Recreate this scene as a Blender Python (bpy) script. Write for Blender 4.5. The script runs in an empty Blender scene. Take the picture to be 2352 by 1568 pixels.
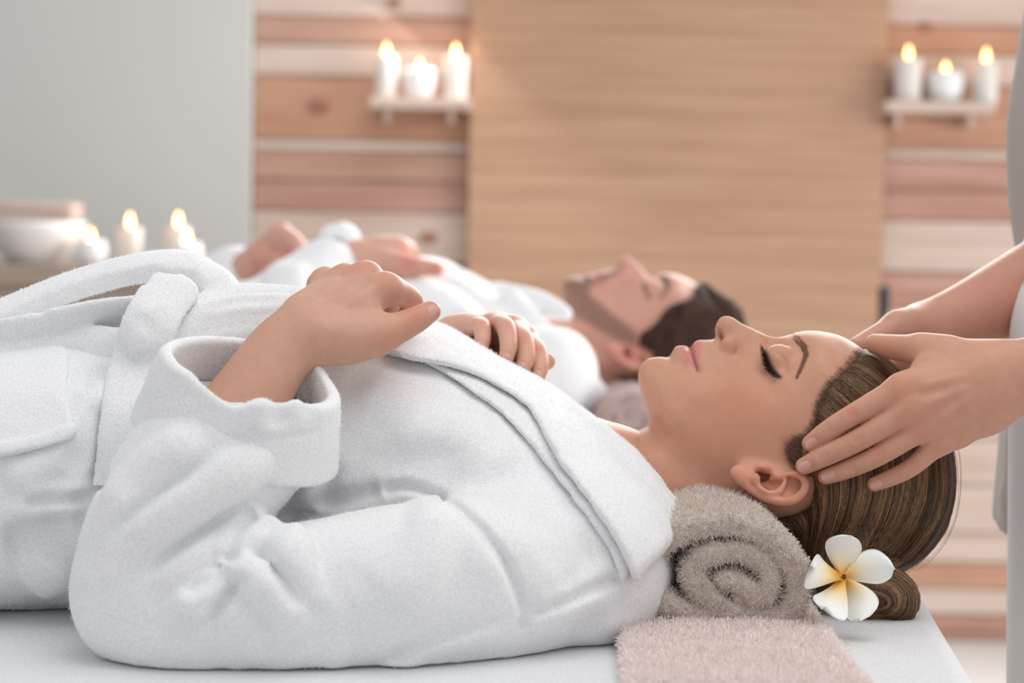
import bpy, math, random
import numpy as np
from mathutils import Matrix, Vector

# ------------------------------------------------------------------ camera, world, light, exposure
FPX, CXP, CYP = 4573.0, 1176.0, 784.0            # focal length in pixels of the 2352 x 1568 frame
CAM = np.array([0.0, -1.40, 0.97])
PITCH, ROLL = math.atan(284 / FPX), math.radians(0.9)
_F = np.array([0, math.cos(PITCH), -math.sin(PITCH)])
_R0 = np.array([1.0, 0, 0]); _U0 = np.array([0, math.sin(PITCH), math.cos(PITCH)])
_R = math.cos(ROLL) * _R0 + math.sin(ROLL) * _U0
_U = -math.sin(ROLL) * _R0 + math.cos(ROLL) * _U0

scene = bpy.context.scene
col = scene.collection
cd = bpy.data.cameras.new('camera'); cam = bpy.data.objects.new('camera', cd); col.objects.link(cam)
cd.sensor_width = 36.0; cd.lens = 36.0 * FPX / 2352.0
M = Matrix(((_R[0], _U[0], -_F[0], CAM[0]), (_R[1], _U[1], -_F[1], CAM[1]), (_R[2], _U[2], -_F[2], CAM[2]), (0, 0, 0, 1)))
cam.matrix_world = M
cd.dof.use_dof = True; cd.dof.focus_distance = 1.275; cd.dof.aperture_fstop = 6.0
cd.clip_start = 0.05
scene.camera = cam

world = bpy.data.worlds.new('world'); scene.world = world; world.use_nodes = True
bg = world.node_tree.nodes['Background']
bg.inputs[0].default_value = (0.985, 0.985, 1.0, 1); bg.inputs[1].default_value = 0.58

def area(name, loc, target, sx, sy, power, color=(1, 1, 1)):
    ld = bpy.data.lights.new(name, 'AREA'); ld.shape = 'RECTANGLE'; ld.size = sx; ld.size_y = sy
    ld.energy = power; ld.color = color
    o = bpy.data.objects.new(name, ld); col.objects.link(o); o.location = loc
    o.rotation_euler = (Vector(target) - Vector(loc)).to_track_quat('-Z', 'Y').to_euler()
    return o
area('window_light', (0.8, 2.75, 1.8), (0.0, 0.0, 0.85), 2.4, 0.9, 72, (1.0, 0.985, 0.97))
area('overhead_fill', (0.5, -0.35, 2.5), (-0.1, 0.0, 0.8), 1.7, 1.7, 16, (1.0, 0.99, 0.975))  # soft fill added overhead to brighten the robe and bring out its folds
area('wall_fill_light', (3.4, 1.0, 0.9), (0.6, 2.8, 0.2), 1.6, 1.4, 55, (1.0, 0.985, 0.97))  # added fill from the right that brightens the lower back wall, no known window

vs = scene.view_settings
vs.view_transform = 'Standard'; vs.look = 'None'; vs.exposure = 0.15; vs.gamma = 1.0; vs.use_curve_mapping = False
cy = scene.cycles
cy.use_denoising = True; cy.max_bounces = 6; cy.diffuse_bounces = 4; cy.glossy_bounces = 2; cy.transmission_bounces = 2; cy.adaptive_threshold = 0.03

# ------------------------------------------------------------------ helpers: pixels, splines
BED_Z = 0.708
def W(px, py, Y=0.0):
    """point of the plane y = Y seen at a pixel of the frame"""
    d = _F * FPX + _R * (px - CXP) + _U * (CYP - py)
    return CAM + d * ((Y - CAM[1]) / d[1])
def WZ(px, py, Z):
    d = _F * FPX + _R * (px - CXP) + _U * (CYP - py)
    return CAM + d * ((Z - CAM[2]) / d[2])
def proj(P):
    v = np.asarray(P, dtype=np.float64) - CAM
    z = v @ _F
    return CXP + FPX * (v @ _R) / z, CYP - FPX * (v @ _U) / z
def PT(lst):
    return np.array([W(*p) for p in lst])
def spline(pts, n):
    """Catmull-Rom through rows of pts, n samples"""
    pts = np.asarray(pts, dtype=np.float64)
    if len(pts) < 3:
        t = np.linspace(0, 1, n)[:, None]; return pts[0] * (1 - t) + pts[-1] * t
    P = np.vstack([2 * pts[0] - pts[1], pts, 2 * pts[-1] - pts[-2]])
    m = len(pts) - 1
    s = np.linspace(0, m, n); i = np.minimum(s.astype(int), m - 1); t = (s - i)[:, None]
    a, b, c, d = P[i], P[i + 1], P[i + 2], P[i + 3]
    return 0.5 * (2 * b + (c - a) * t + (2 * a - 5 * b + 4 * c - d) * t ** 2 + (3 * b - a - 3 * c + d) * t ** 3)
def sstep(x, a, b):
    t = np.clip((x - a) / (b - a), 0, 1); return t * t * (3 - 2 * t)
def lin(r, g, b):
    f = lambda c: (c / 255 / 12.92) if c / 255 <= 0.04045 else ((c / 255 + 0.055) / 1.055) ** 2.4
    return np.array([f(r), f(g), f(b)])

_rs = np.random.RandomState(7)
_NT = _rs.rand(48, 48, 48).astype(np.float32)
def noise3(P, scale):
    """cheap tiling value noise, -1..1"""
    q = np.asarray(P) * scale + 100.0
    i = np.floor(q).astype(np.int64); f = (q - i).astype(np.float32); f = f * f * (3 - 2 * f)
    o = 0
    for dx in (0, 1):
        for dy in (0, 1):
            for dz in (0, 1):
                w = (f[:, 0] if dx else 1 - f[:, 0]) * (f[:, 1] if dy else 1 - f[:, 1]) * (f[:, 2] if dz else 1 - f[:, 2])
                o = o + w * _NT[(i[:, 0] + dx) % 48, (i[:, 1] + dy) % 48, (i[:, 2] + dz) % 48]
    return o * 2 - 1

# ------------------------------------------------------------------ sculpting: signed fields on a grid, meshed with surface nets
def smin(a, b, k):
    if k <= 0: return np.minimum(a, b)
    h = np.maximum(k - np.abs(a - b), 0) / k
    return np.minimum(a, b) - h * h * (k * 0.25)
class Vol:
    def __init__(s, lo, hi, h):
        s.h = h; s.lo = np.array(lo, float)
        s.n = [int(math.ceil((hi[i] - lo[i]) / h)) + 1 for i in range(3)]
        s.ax = [(lo[i] + h * np.arange(s.n[i])).astype(np.float32) for i in range(3)]
        s.F = np.full(s.n, 0.05, np.float32)
    def sl(s, lo, hi):
        r = []
        for i in range(3):
            a = int(max(0, math.floor((lo[i] - s.lo[i]) / s.h))); b = int(min(s.n[i], math.ceil((hi[i] - s.lo[i]) / s.h) + 1))
            if b <= a: return None, None
            r.append(slice(a, b))
        r = tuple(r)
        return r, (s.ax[0][r[0]][:, None, None], s.ax[1][r[1]][None, :, None], s.ax[2][r[2]][None, None, :])
    def blend(s, r, f, k, sub=False):
        if sub: s.F[r] = -smin(-s.F[r], f, k)
        else: s.F[r] = smin(s.F[r], f, k)
    def ell(s, c, rad, rot=None, k=0.0, sub=False):
        """ellipsoid; rot = 3x3 whose rows are the axes"""
        c = np.asarray(c, float); rad = np.asarray(rad, float); m = rad.max() + 2 * k + 0.004
        r, g = s.sl(c - m, c + m)
        if r is None: return
        d = [g[i] - np.float32(c[i]) for i in range(3)]
        if rot is not None:
            d = [np.float32(rot[j][0]) * d[0] + np.float32(rot[j][1]) * d[1] + np.float32(rot[j][2]) * d[2] for j in range(3)]
        q = [d[i] / np.float32(rad[i]) for i in range(3)]
        k0 = np.sqrt(q[0] ** 2 + q[1] ** 2 + q[2] ** 2)
        k1 = np.sqrt((q[0] / np.float32(rad[0])) ** 2 + (q[1] / np.float32(rad[1])) ** 2 + (q[2] / np.float32(rad[2])) ** 2)
        f = k0 * (k0 - 1) / np.maximum(k1, 1e-6)
        s.blend(r, f, k, sub)
    def tube_field(s, pts, rad, pad, flat=None):
        """field of a chain of round cones; flat = (unit vector(s), factor) squashes it along a direction"""
        pts = np.asarray(pts, float); rad = np.broadcast_to(np.asarray(rad, float), (len(pts),))
        m = rad.max() + pad
        r, g = s.sl(pts.min(0) - m, pts.max(0) + m)
        if r is None: return None, None
        out = np.full([q.stop - q.start for q in r], 0.2, np.float32)
        for i in range(len(pts) - 1):
            a, b = pts[i], pts[i + 1]; mm = max(rad[i], rad[i + 1]) + pad
            r2, g2 = s.sl(np.minimum(a, b) - mm, np.maximum(a, b) + mm)
            if r2 is None: continue
            loc = tuple(slice(r2[j].start - r[j].start, r2[j].stop - r[j].start) for j in range(3))
            ab = b - a; L2 = max(float(ab @ ab), 1e-12)
            d = [g2[j] - np.float32(a[j]) for j in range(3)]
            t = np.clip((d[0] * np.float32(ab[0]) + d[1] * np.float32(ab[1]) + d[2] * np.float32(ab[2])) / np.float32(L2), 0, 1)
            o = [d[j] - t * np.float32(ab[j]) for j in range(3)]
            q2 = o[0] ** 2 + o[1] ** 2 + o[2] ** 2
            if flat is not None:
                nv, fac = flat
                n = np.asarray(nv[min(i, len(nv) - 1)] if np.ndim(nv) > 1 else nv, float); n = n / np.linalg.norm(n)
                dn = o[0] * np.float32(n[0]) + o[1] * np.float32(n[1]) + o[2] * np.float32(n[2])
                q2 = q2 + np.float32(fac * fac - 1) * dn * dn
            f = np.sqrt(q2) - (np.float32(rad[i]) + t * np.float32(rad[i + 1] - rad[i]))
            if flat is not None: f = f / np.float32(flat[1] ** 0.5)
            out[loc] = np.minimum(out[loc], f)
        return r, out
    def tube(s, pts, rad, k=0.0, sub=False, flat=None, n=None):
        if n:
            pr = np.hstack([np.asarray(pts, float), np.broadcast_to(np.asarray(rad, float), (len(pts),))[:, None]])
            pr = spline(pr, n); pts, rad = pr[:, :3], pr[:, 3]
        r, f = s.tube_field(pts, rad, 2 * k + 0.004, flat)
        if r is not None: s.blend(r, f, k, sub)
    def stroke(s, pts, amp, sig, n=24, taper=True, fade=0.25, mirror=False, side=0, crisp=0.16, thru=0.0):
        """groove (amp > 0) or ridge (amp < 0) along a curve; amp and sig in metres; side = +1 / -1 keeps it
        to one side of the curve (a fold edge that falls off sharply on the other)"""
        pts = spline(pts, n)
        for sg in ((1, -1) if mirror else (1,)):
            p = pts * np.array([1, sg, 1.0])
            m = sig * 2.3 + (abs(amp) if thru else 0)
            r, g = s.sl(p.min(0) - m, p.max(0) + m)
            if r is None: continue
            best = np.full([q.stop - q.start for q in r], 1.0, np.float32); A = np.zeros_like(best)
            for i in range(n - 1):
                a, b = p[i], p[i + 1]
                r2, g2 = s.sl(np.minimum(a, b) - m, np.maximum(a, b) + m)
                if r2 is None: continue
                loc = tuple(slice(r2[j].start - r[j].start, r2[j].stop - r[j].start) for j in range(3))
                ab = b - a; L2 = max(float(ab @ ab), 1e-12)
                d = [g2[j] - np.float32(a[j]) for j in range(3)]
                t = np.clip((d[0] * np.float32(ab[0]) + d[1] * np.float32(ab[1]) + d[2] * np.float32(ab[2])) / np.float32(L2), 0, 1)
                q = np.sqrt((d[0] - t * np.float32(ab[0])) ** 2 + (d[1] - t * np.float32(ab[1])) ** 2 + (d[2] - t * np.float32(ab[2])) ** 2)
                if thru:                                   # reach along the line of sight instead of fading with depth
                    vd = (a + b) / 2 - CAM; vd = vd / np.linalg.norm(vd)
                    o = sum((d[j] - t * np.float32(ab[j])) * np.float32(vd[j]) for j in range(3))
                    q = np.sqrt(np.maximum(q * q - np.float32(thru) * o * o, 0))
                u = (i + t) / (n - 1)
                w = sstep(u, 0, fade) * sstep(1 - u, 0, fade) if taper else np.ones_like(u)
                if side:
                    vd = (a + b) / 2 - CAM; sv = np.cross(vd, ab) * side; sv = sv / (np.linalg.norm(sv) + 1e-12)
                    pos = d[0] * np.float32(sv[0]) + d[1] * np.float32(sv[1]) + d[2] * np.float32(sv[2])
                    q = np.where(pos > 0, q, q / np.float32(crisp))
                bl = best[loc]; up = q < bl
                best[loc] = np.where(up, q, bl); A[loc] = np.where(up, w, A[loc])
            s.F[r] += np.float32(amp) * A * np.exp(-(best / np.float32(sig)) ** 2)
    def sample(s, P):
        q = (np.asarray(P) - s.lo) / s.h
        ok = np.all((q >= 0) & (q < np.array(s.n) - 1.001), axis=-1)
        q = np.clip(q, 0, np.array(s.n) - 1.001)
        i = q.astype(np.int64); f = q - i
        o = 0
        for dx in (0, 1):
            for dy in (0, 1):
                for dz in (0, 1):
                    w = (f[..., 0] if dx else 1 - f[..., 0]) * (f[..., 1] if dy else 1 - f[..., 1]) * (f[..., 2] if dz else 1 - f[..., 2])
                    o = o + w * s.F[i[..., 0] + dx, i[..., 1] + dy, i[..., 2] + dz]
        return np.where(ok, o, 0.05)
    def surf(s, px, ymin=None, ymax=None, default=0.0, mask=False):
        """where the lines of sight through pixels px (n,2) first meet the sculpture"""
        px = np.asarray(px, float)
        y0 = s.lo[1] if ymin is None else ymin; y1 = s.lo[1] + s.h * (s.n[1] - 1) if ymax is None else ymax
        ys = np.arange(y0, y1, s.h * 0.7)
        d = _F[None] * FPX + _R[None] * (px[:, :1] - CXP) + _U[None] * (CYP - px[:, 1:2])
        P = CAM + d[:, None, :] * ((ys[None, :] - CAM[1]) / d[:, 1:2])[..., None]
        v = s.sample(P); neg = v < 0
        hit = neg.any(1); j = np.argmax(neg, 1); j0 = np.maximum(j - 1, 0); ii = np.arange(len(px))
        a, b = v[ii, j0], v[ii, j]; t = np.where(np.abs(a - b) > 1e-9, a / (a - b), 0)[:, None]
        out = P[ii, j0] * (1 - t) + P[ii, j] * t
        if mask: return out, hit
        for q in np.where(~hit)[0]:
            # no hit: take the depth of the nearest pixel that has one
            h = np.where(hit)[0]
            Y = out[h[np.argmin(np.abs(h - q))], 1] if len(h) else default
            out[q] = W(px[q, 0], px[q, 1], Y)
        return out
    def draw(s, px, amp, sig, n=24, **kw):
        """stroke drawn on the visible surface along a pixel curve"""
        q = spline(np.asarray(px, float), max(n, 8))
        s.stroke(s.surf(q), amp, sig, n=n, **kw)
    def mesh(s, smooth=1, wt=0.5):
        F = s.F; n = s.n
        S = (F < 0)
        c = np.zeros([q - 1 for q in n], np.uint8)
        for dx in (0, 1):
            for dy in (0, 1):
                for dz in (0, 1):
                    c += S[dx:n[0] - 1 + dx, dy:n[1] - 1 + dy, dz:n[2] - 1 + dz]
        act = np.argwhere((c > 0) & (c < 8))
        idx = np.full(c.shape, -1, np.int32); idx[act[:, 0], act[:, 1], act[:, 2]] = np.arange(len(act))
        V = np.zeros((len(act), 3)); cnt = np.zeros(len(act))
        corner = {}
        for o in [(x, y, z) for x in (0, 1) for y in (0, 1) for z in (0, 1)]:
            corner[o] = F[act[:, 0] + o[0], act[:, 1] + o[1], act[:, 2] + o[2]].astype(np.float64)
        for a in corner:
            for axd in range(3):
                if a[axd] == 0:
                    b = list(a); b[axd] = 1; b = tuple(b)
                    fa, fb = corner[a], corner[b]; m = (fa < 0) != (fb < 0)
                    t = np.where(m, fa / np.where(m, fa - fb, 1), 0)
                    p = np.array(a, float)[None].repeat(len(act), 0); p[:, axd] = t
                    V += p * m[:, None]; cnt += m
        V = V / cnt[:, None] + act
        V = s.lo + V * s.h
        Q = []
        for axd in range(3):
            o1, o2 = [(1, 2), (2, 0), (0, 1)][axd]
            sl0 = [slice(1, n[i] - 1) for i in range(3)]; sl1 = list(sl0)
            sl0[axd] = slice(0, n[axd] - 1); sl1[axd] = slice(1, n[axd])
            A, B = S[tuple(sl0)], S[tuple(sl1)]
            e = np.argwhere(A != B)
            if not len(e): continue
            flip = A[e[:, 0], e[:, 1], e[:, 2]]
            for i in range(3):
                if i != axd: e[:, i] += 1
            def cell(d1, d2):
                q = e.copy(); q[:, o1] -= d1; q[:, o2] -= d2
                return idx[q[:, 0], q[:, 1], q[:, 2]]
            q = np.stack([cell(1, 1), cell(0, 1), cell(0, 0), cell(1, 0)], 1)
            q[~flip] = q[~flip][:, ::-1]
            Q.append(q)
        Q = np.vstack(Q)
        Q = Q[(Q >= 0).all(1)]
        used = np.zeros(len(V), bool); used[Q.ravel()] = True
        ren = np.cumsum(used) - 1; V = V[used]; Q = ren[Q]
        for _ in range(smooth):
            acc = np.zeros_like(V); num = np.zeros(len(V))
            for i in range(4):
                a, b = Q[:, i], Q[:, (i + 1) % 4]
                for ax_ in range(3):
                    acc[:, ax_] += np.bincount(a, V[b, ax_], len(V)) + np.bincount(b, V[a, ax_], len(V))
                num += np.bincount(a, minlength=len(V)) + np.bincount(b, minlength=len(V))
            V = V * (1 - wt) + wt * acc / np.maximum(num, 1)[:, None]
        return V, Q

def poly_sd(poly, X, Y):
    """signed distance to a closed 2-D polygon (negative inside) for arrays X, Y"""
    P = np.asarray(poly, float); n = len(P)
    d = np.full(np.shape(X), 1e18); ins = np.zeros(np.shape(X), bool)
    for i in range(n):
        a, b = P[i], P[(i + 1) % n]; e = b - a
        wx, wy = X - a[0], Y - a[1]
        t = np.clip((wx * e[0] + wy * e[1]) / max(e @ e, 1e-12), 0, 1)
        d = np.minimum(d, (wx - e[0] * t) ** 2 + (wy - e[1] * t) ** 2)
        c = ((a[1] > Y) != (b[1] > Y)) & (X < (b[0] - a[0]) * (Y - a[1]) / (b[1] - a[1] + 1e-18) + a[0])
        ins ^= c
    return np.sqrt(d) * np.where(ins, -1, 1)
def line_d(pts, X, Y):
    P = np.asarray(pts, float); d = np.full(np.shape(X), 1e18)
    for i in range(len(P) - 1):
        a, b = P[i], P[i + 1]; e = b - a
        t = np.clip(((X - a[0]) * e[0] + (Y - a[1]) * e[1]) / max(e @ e, 1e-12), 0, 1)
        d = np.minimum(d, (X - a[0] - e[0] * t) ** 2 + (Y - a[1] - e[1] * t) ** 2)
    return np.sqrt(d)

# ------------------------------------------------------------------ objects
def mesh_obj(name, V, Fc, mat, parent=None, colors=None, smooth=True):
    me = bpy.data.meshes.new(name)
    V = np.asarray(V, np.float32)
    if isinstance(Fc, np.ndarray):
        m = Fc.shape[1]
        me.vertices.add(len(V)); me.vertices.foreach_set('co', V.ravel())
        me.loops.add(Fc.size); me.loops.foreach_set('vertex_index', Fc.astype(np.int32).ravel())
        me.polygons.add(len(Fc)); me.polygons.foreach_set('loop_start', np.arange(0, Fc.size, m, dtype=np.int32))
        me.update(calc_edges=True); me.validate()
    else:
        me.from_pydata([tuple(map(float, v)) for v in V], [], Fc)
    if smooth: me.polygons.foreach_set('use_smooth', np.ones(len(me.polygons), bool))
    if colors is not None:
        ca = me.color_attributes.new('Col', 'FLOAT_COLOR', 'POINT')
        c4 = np.ones((len(V), 4), np.float32); c4[:, :3] = colors
        ca.data.foreach_set('color', c4.ravel())
    me.materials.append(mat); me.update()
    o = bpy.data.objects.new(name, me); col.objects.link(o)
    if parent is not None: o.parent = parent
    return o
def tag(o, label=None, cat=None, group=None, kind=None):
    for k_, v in (('label', label), ('category', cat), ('group', group), ('kind', kind)):
        if v: o[k_] = v
    return o
def empty(name, label, cat, group=None):
    o = bpy.data.objects.new(name, None); col.objects.link(o)
    return tag(o, label, cat, group)
def join(parts):
    """[(V, Q, colors)] -> one"""
    Vs, Qs, Cs, off = [], [], [], 0
    for V, Q, C in parts:
        Vs.append(V); Qs.append(np.asarray(Q) + off); Cs.append(np.broadcast_to(C, (len(V), 3))); off += len(V)
    return np.vstack(Vs), np.vstack(Qs), np.vstack(Cs)
def strands_mesh(S, rad, colors, sides=3):
    """S (n, m, 3) polylines, rad (n, m) or scalar -> thin tubes, quads; colors (n, 3)"""
    S = np.asarray(S, float); n, m, _ = S.shape
    rad = np.broadcast_to(np.asarray(rad, float), (n, m)) if np.ndim(rad) != 1 else np.broadcast_to(np.asarray(rad)[None], (n, m))
    T = np.gradient(S, axis=1); T /= np.linalg.norm(T, axis=2, keepdims=True) + 1e-12
    up = np.array([0.31, -0.87, 0.38])
    A = np.cross(T, up); A /= np.linalg.norm(A, axis=2, keepdims=True) + 1e-12
    B = np.cross(T, A)
    ang = np.arange(sides) * 2 * math.pi / sides
    V = S[:, :, None, :] + rad[:, :, None, None] * (np.cos(ang)[None, None, :, None] * A[:, :, None, :] + np.sin(ang)[None, None, :, None] * B[:, :, None, :])
    V = V.reshape(-1, 3)
    i = np.arange(n)[:, None, None] * m * sides; j = np.arange(m - 1)[None, :, None] * sides; k = np.arange(sides)[None, None, :]
    a = i + j + k; b = i + j + (k + 1) % sides
    Q = np.stack([a, b, b + sides, a + sides], -1).reshape(-1, 4)
    C = np.repeat(np.asarray(colors), m * sides, 0) if colors is not None else None
    return V, Q, C
def fuzz_mesh(V, Q, count, length, width, seed=1, mask=None, lean=0.6):
    """short fibres standing on a quad mesh: one thin triangle each"""
    rs = np.random.RandomState(seed)
    a, b, c, d = V[Q[:, 0]], V[Q[:, 1]], V[Q[:, 2]], V[Q[:, 3]]
    N = np.cross(c - a, d - b); ar = np.linalg.norm(N, axis=1); N = N / (ar[:, None] + 1e-15)
    w = ar.copy()
    if mask is not None: w = w * mask((a + c) / 2, N)
    w = np.cumsum(w); f = np.searchsorted(w, rs.rand(count) * w[-1])
    f = np.minimum(f, len(Q) - 1)
    u, v = rs.rand(count, 1), rs.rand(count, 1)
    p = (a[f] * (1 - u) + b[f] * u) * (1 - v) + (d[f] * (1 - u) + c[f] * u) * v
    dirn = N[f] + lean * rs.normal(size=(count, 3)); dirn /= np.linalg.norm(dirn, axis=1, keepdims=True)
    side = np.cross(dirn, rs.normal(size=(count, 3))); side /= np.linalg.norm(side, axis=1, keepdims=True) + 1e-9
    L = length * (0.5 + rs.rand(count, 1)); p0 = p - N[f] * 0.0006
    P = np.stack([p0 - side * width, p0 + side * width, p0 + dirn * L + side * width * 0.5, p0 + dirn * L - side * width * 0.5], 1).reshape(-1, 3)
    T = np.arange(count * 4).reshape(-1, 4)
    return P, T

# ------------------------------------------------------------------ materials
MATS = {}
class NT:
    def __init__(s, name):
        s.m = bpy.data.materials.new(name); s.m.use_nodes = True; MATS[name] = s.m
        s.t = s.m.node_tree; s.b = s.t.nodes['Principled BSDF']
    def node(s, typ, **kw):
        n = s.t.nodes.new(typ)
        for k_, v in kw.items(): setattr(n, k_, v)
        return n
    def link(s, a, b): s.t.links.new(a, b)
    def set(s, **kw):
        for k_, v in kw.items():
            i = s.b.inputs[k_.replace('_', ' ')]
            i.default_value = (*v, 1) if i.type == 'RGBA' and len(v) == 3 else v
    def coords(s, scale=(1, 1, 1)):
        tc = s.node('ShaderNodeTexCoord'); mp = s.node('ShaderNodeMapping'); mp.inputs['Scale'].default_value = scale
        s.link(tc.outputs['Object'], mp.inputs['Vector']); return mp.outputs[0]
    def noise(s, vec, scale, detail=3, rough=0.5):
        n = s.node('ShaderNodeTexNoise'); n.inputs['Scale'].default_value = scale; n.inputs['Detail'].default_value = detail; n.inputs['Roughness'].default_value = rough
        s.link(vec, n.inputs['Vector']); return n.outputs['Fac']
    def ramp(s, fac, stops):
        r = s.node('ShaderNodeValToRGB'); e = r.color_ramp.elements
        while len(e) < len(stops): e.new(0.5)
        for i, (p, c) in enumerate(stops): e[i].position = p; e[i].color = (*c, 1)
        s.link(fac, r.inputs[0]); return r.outputs[0]
    def bump(s, h, strength, dist):
        b = s.node('ShaderNodeBump'); b.inputs['Strength'].default_value = strength; b.inputs['Distance'].default_value = dist
        s.link(h, b.inputs['Height']); s.link(b.outputs[0], s.b.inputs['Normal']); return b
    def attr(s):
        a = s.node('ShaderNodeAttribute'); a.attribute_name = 'Col'; return a.outputs['Color']

def mat_skin():
    m = NT('skin'); m.set(Roughness=0.5, Subsurface_Weight=0.18, Subsurface_Scale=0.006)
    m.b.inputs['Subsurface Radius'].default_value = (1.0, 0.4, 0.25)
    m.b.inputs['Specular IOR Level'].default_value = 0.32
    c = m.attr(); v = m.coords()
    n = m.noise(v, 160, 3); mx = m.node('ShaderNodeMixRGB', blend_type='MULTIPLY'); mx.inputs[0].default_value = 1.0
    m.link(c, mx.inputs[1]); m.link(m.ramp(n, [(0.3, (0.95, 0.93, 0.92)), (0.7, (1, 1, 1))]), mx.inputs[2])
    m.link(mx.outputs[0], m.b.inputs['Base Color'])
    m.bump(m.noise(v, 1500, 2), 0.12, 0.0006)
    return m.m
def mat_terry(name, c0, c1, scale=900, strength=0.5, dist=0.0012, sheen=0.25):
    m = NT(name); m.set(Roughness=0.95); m.b.inputs['Specular IOR Level'].default_value = 0.1
    m.b.inputs['Sheen Weight'].default_value = sheen; m.b.inputs['Sheen Roughness'].default_value = 0.5
    v = m.coords(); n = m.noise(v, scale, 4, 0.6)
    m.link(m.ramp(n, [(0.3, c0), (0.65, c1)]), m.b.inputs['Base Color'])
    m.bump(n, strength, dist); return m.m
def mat_plain(name, c, rough=0.6, spec=0.4, **kw):
    m = NT(name); m.set(Base_Color=tuple(c), Roughness=rough); m.b.inputs['Specular IOR Level'].default_value = spec
    v = m.coords(); m.bump(m.noise(v, kw.get('scale', 120), 3), kw.get('strength', 0.08), 0.001)
    return m.m
def mat_wood(name, c0, c1, c2, stretch=(1.2, 9, 16), seed=0.0):
    m = NT(name); m.set(Roughness=0.62); m.b.inputs['Specular IOR Level'].default_value = 0.25
    tc = m.node('ShaderNodeTexCoord'); oi = m.node('ShaderNodeObjectInfo'); mp = m.node('ShaderNodeMapping')
    mp.inputs['Scale'].default_value = stretch
    ad = m.node('ShaderNodeVectorMath', operation='ADD'); sc_ = m.node('ShaderNodeVectorMath', operation='SCALE')
    cb = m.node('ShaderNodeCombineXYZ'); m.link(oi.outputs['Random'], cb.inputs[0]); m.link(oi.outputs['Random'], cb.inputs[2])
    m.link(cb.outputs[0], sc_.inputs[0]); sc_.inputs['Scale'].default_value = 37.0
    m.link(tc.outputs['Object'], ad.inputs[0]); m.link(sc_.outputs[0], ad.inputs[1]); m.link(ad.outputs[0], mp.inputs['Vector'])
    n = m.noise(mp.outputs[0], 2.2, 6, 0.6)
    m.link(m.ramp(n, [(0.3, c0), (0.5, c1), (0.7, c2)]), m.b.inputs['Base Color'])
    m.bump(n, 0.15, 0.002); return m.m
def mat_hair(name='hair', rough=0.5, spec=0.3):
    m = NT(name); m.set(Roughness=rough); m.b.inputs['Specular IOR Level'].default_value = spec
    m.link(m.attr(), m.b.inputs['Base Color'])
    return m.m
def mat_attr(name, rough=0.5, spec=0.4, sss=0.0):
    m = NT(name); m.set(Roughness=rough, Subsurface_Weight=sss, Subsurface_Scale=0.004); m.b.inputs['Specular IOR Level'].default_value = spec
    m.link(m.attr(), m.b.inputs['Base Color']); return m.m
def mat_emit(name, c, strength):
    m = NT(name); m.set(Base_Color=tuple(c), Emission_Color=tuple(c), Emission_Strength=strength); return m.m

SKIN = mat_skin()
ROBE = mat_terry('white_terry', lin(228, 229, 231), lin(246, 247, 248), 700, 0.35, 0.0012)
ROBEF = mat_plain('white_fibre', lin(246, 247, 248), 0.95, 0.05)
SHEET = mat_terry('sheet_terry', lin(224, 226, 229), lin(242, 243, 246), 500, 0.6, 0.002)
TAUPE = mat_terry('taupe_terry', lin(186, 172, 162), lin(222, 211, 202), 600, 0.8, 0.002)
TAUPEF = mat_plain('taupe_fibre', lin(226, 215, 206), 0.95, 0.05)
PINK = mat_terry('pink_terry', lin(230, 212, 207), lin(250, 238, 234), 450, 0.9, 0.0025)
PINKF = mat_plain('pink_fibre', lin(250, 238, 234), 0.95, 0.05)
HAIR = mat_hair()
HAIR2 = mat_hair('short_hair', .75, .12)
UNI = mat_plain('tunic_cloth', lin(174, 166, 160), 0.85, 0.15, scale=300)
WHITE = mat_plain('white_ceramic', lin(238, 238, 238), 0.6, 0.3)
WAX = NT('candle_wax'); WAX.set(Base_Color=tuple(lin(226, 221, 216)), Roughness=0.5, Subsurface_Weight=0.3, Subsurface_Scale=0.02); WAX = WAX.m
FLAME = mat_emit('candle_flame', lin(255, 196, 120), 7.0)
DARK = mat_plain('black_plastic', lin(38, 38, 38), 0.5, 0.4)
# ------------------------------------------------------------------ small mesh builders
import bmesh
def rbox(lo, hi, bev=0.004, seg=2):
    bm = bmesh.new(); bmesh.ops.create_cube(bm, size=1)
    lo = Vector([float(a) for a in lo]); hi = Vector([float(a) for a in hi])
    for q in bm.verts: q.co = Vector([lo[i] + (q.co[i] + .5) * (hi[i] - lo[i]) for i in range(3)])
    if bev: bmesh.ops.bevel(bm, geom=list(bm.edges), offset=bev, segments=seg, profile=.5, affect='EDGES')
    return bm
def bobj(name, bm, mat, parent=None, smooth=False):
    me = bpy.data.meshes.new(name); bm.to_mesh(me); bm.free()
    if smooth: me.polygons.foreach_set('use_smooth', np.ones(len(me.polygons), bool))
    me.materials.append(mat); o = bpy.data.objects.new(name, me); col.objects.link(o)
    if parent is not None: o.parent = parent
    return o
def lathe(name, prof, mat, parent=None, loc=(0, 0, 0), n=32):
    """rows (radius, z) turned about the z axis"""
    P = np.array(prof, float); a = np.linspace(0, 2 * math.pi, n, endpoint=False)
    V = np.stack([P[:, :1] * np.cos(a), P[:, :1] * np.sin(a), np.repeat(P[:, 1:2], n, 1)], -1).reshape(-1, 3) + np.array(loc)
    m = len(P); i = np.arange(m - 1)[:, None] * n; j = np.arange(n)[None]
    Q = np.stack([i + j, i + (j + 1) % n, i + n + (j + 1) % n, i + n + j], -1).reshape(-1, 4)
    return mesh_obj(name, V, Q, mat, parent)
def struct(o): o['kind'] = 'structure'; return o

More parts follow.
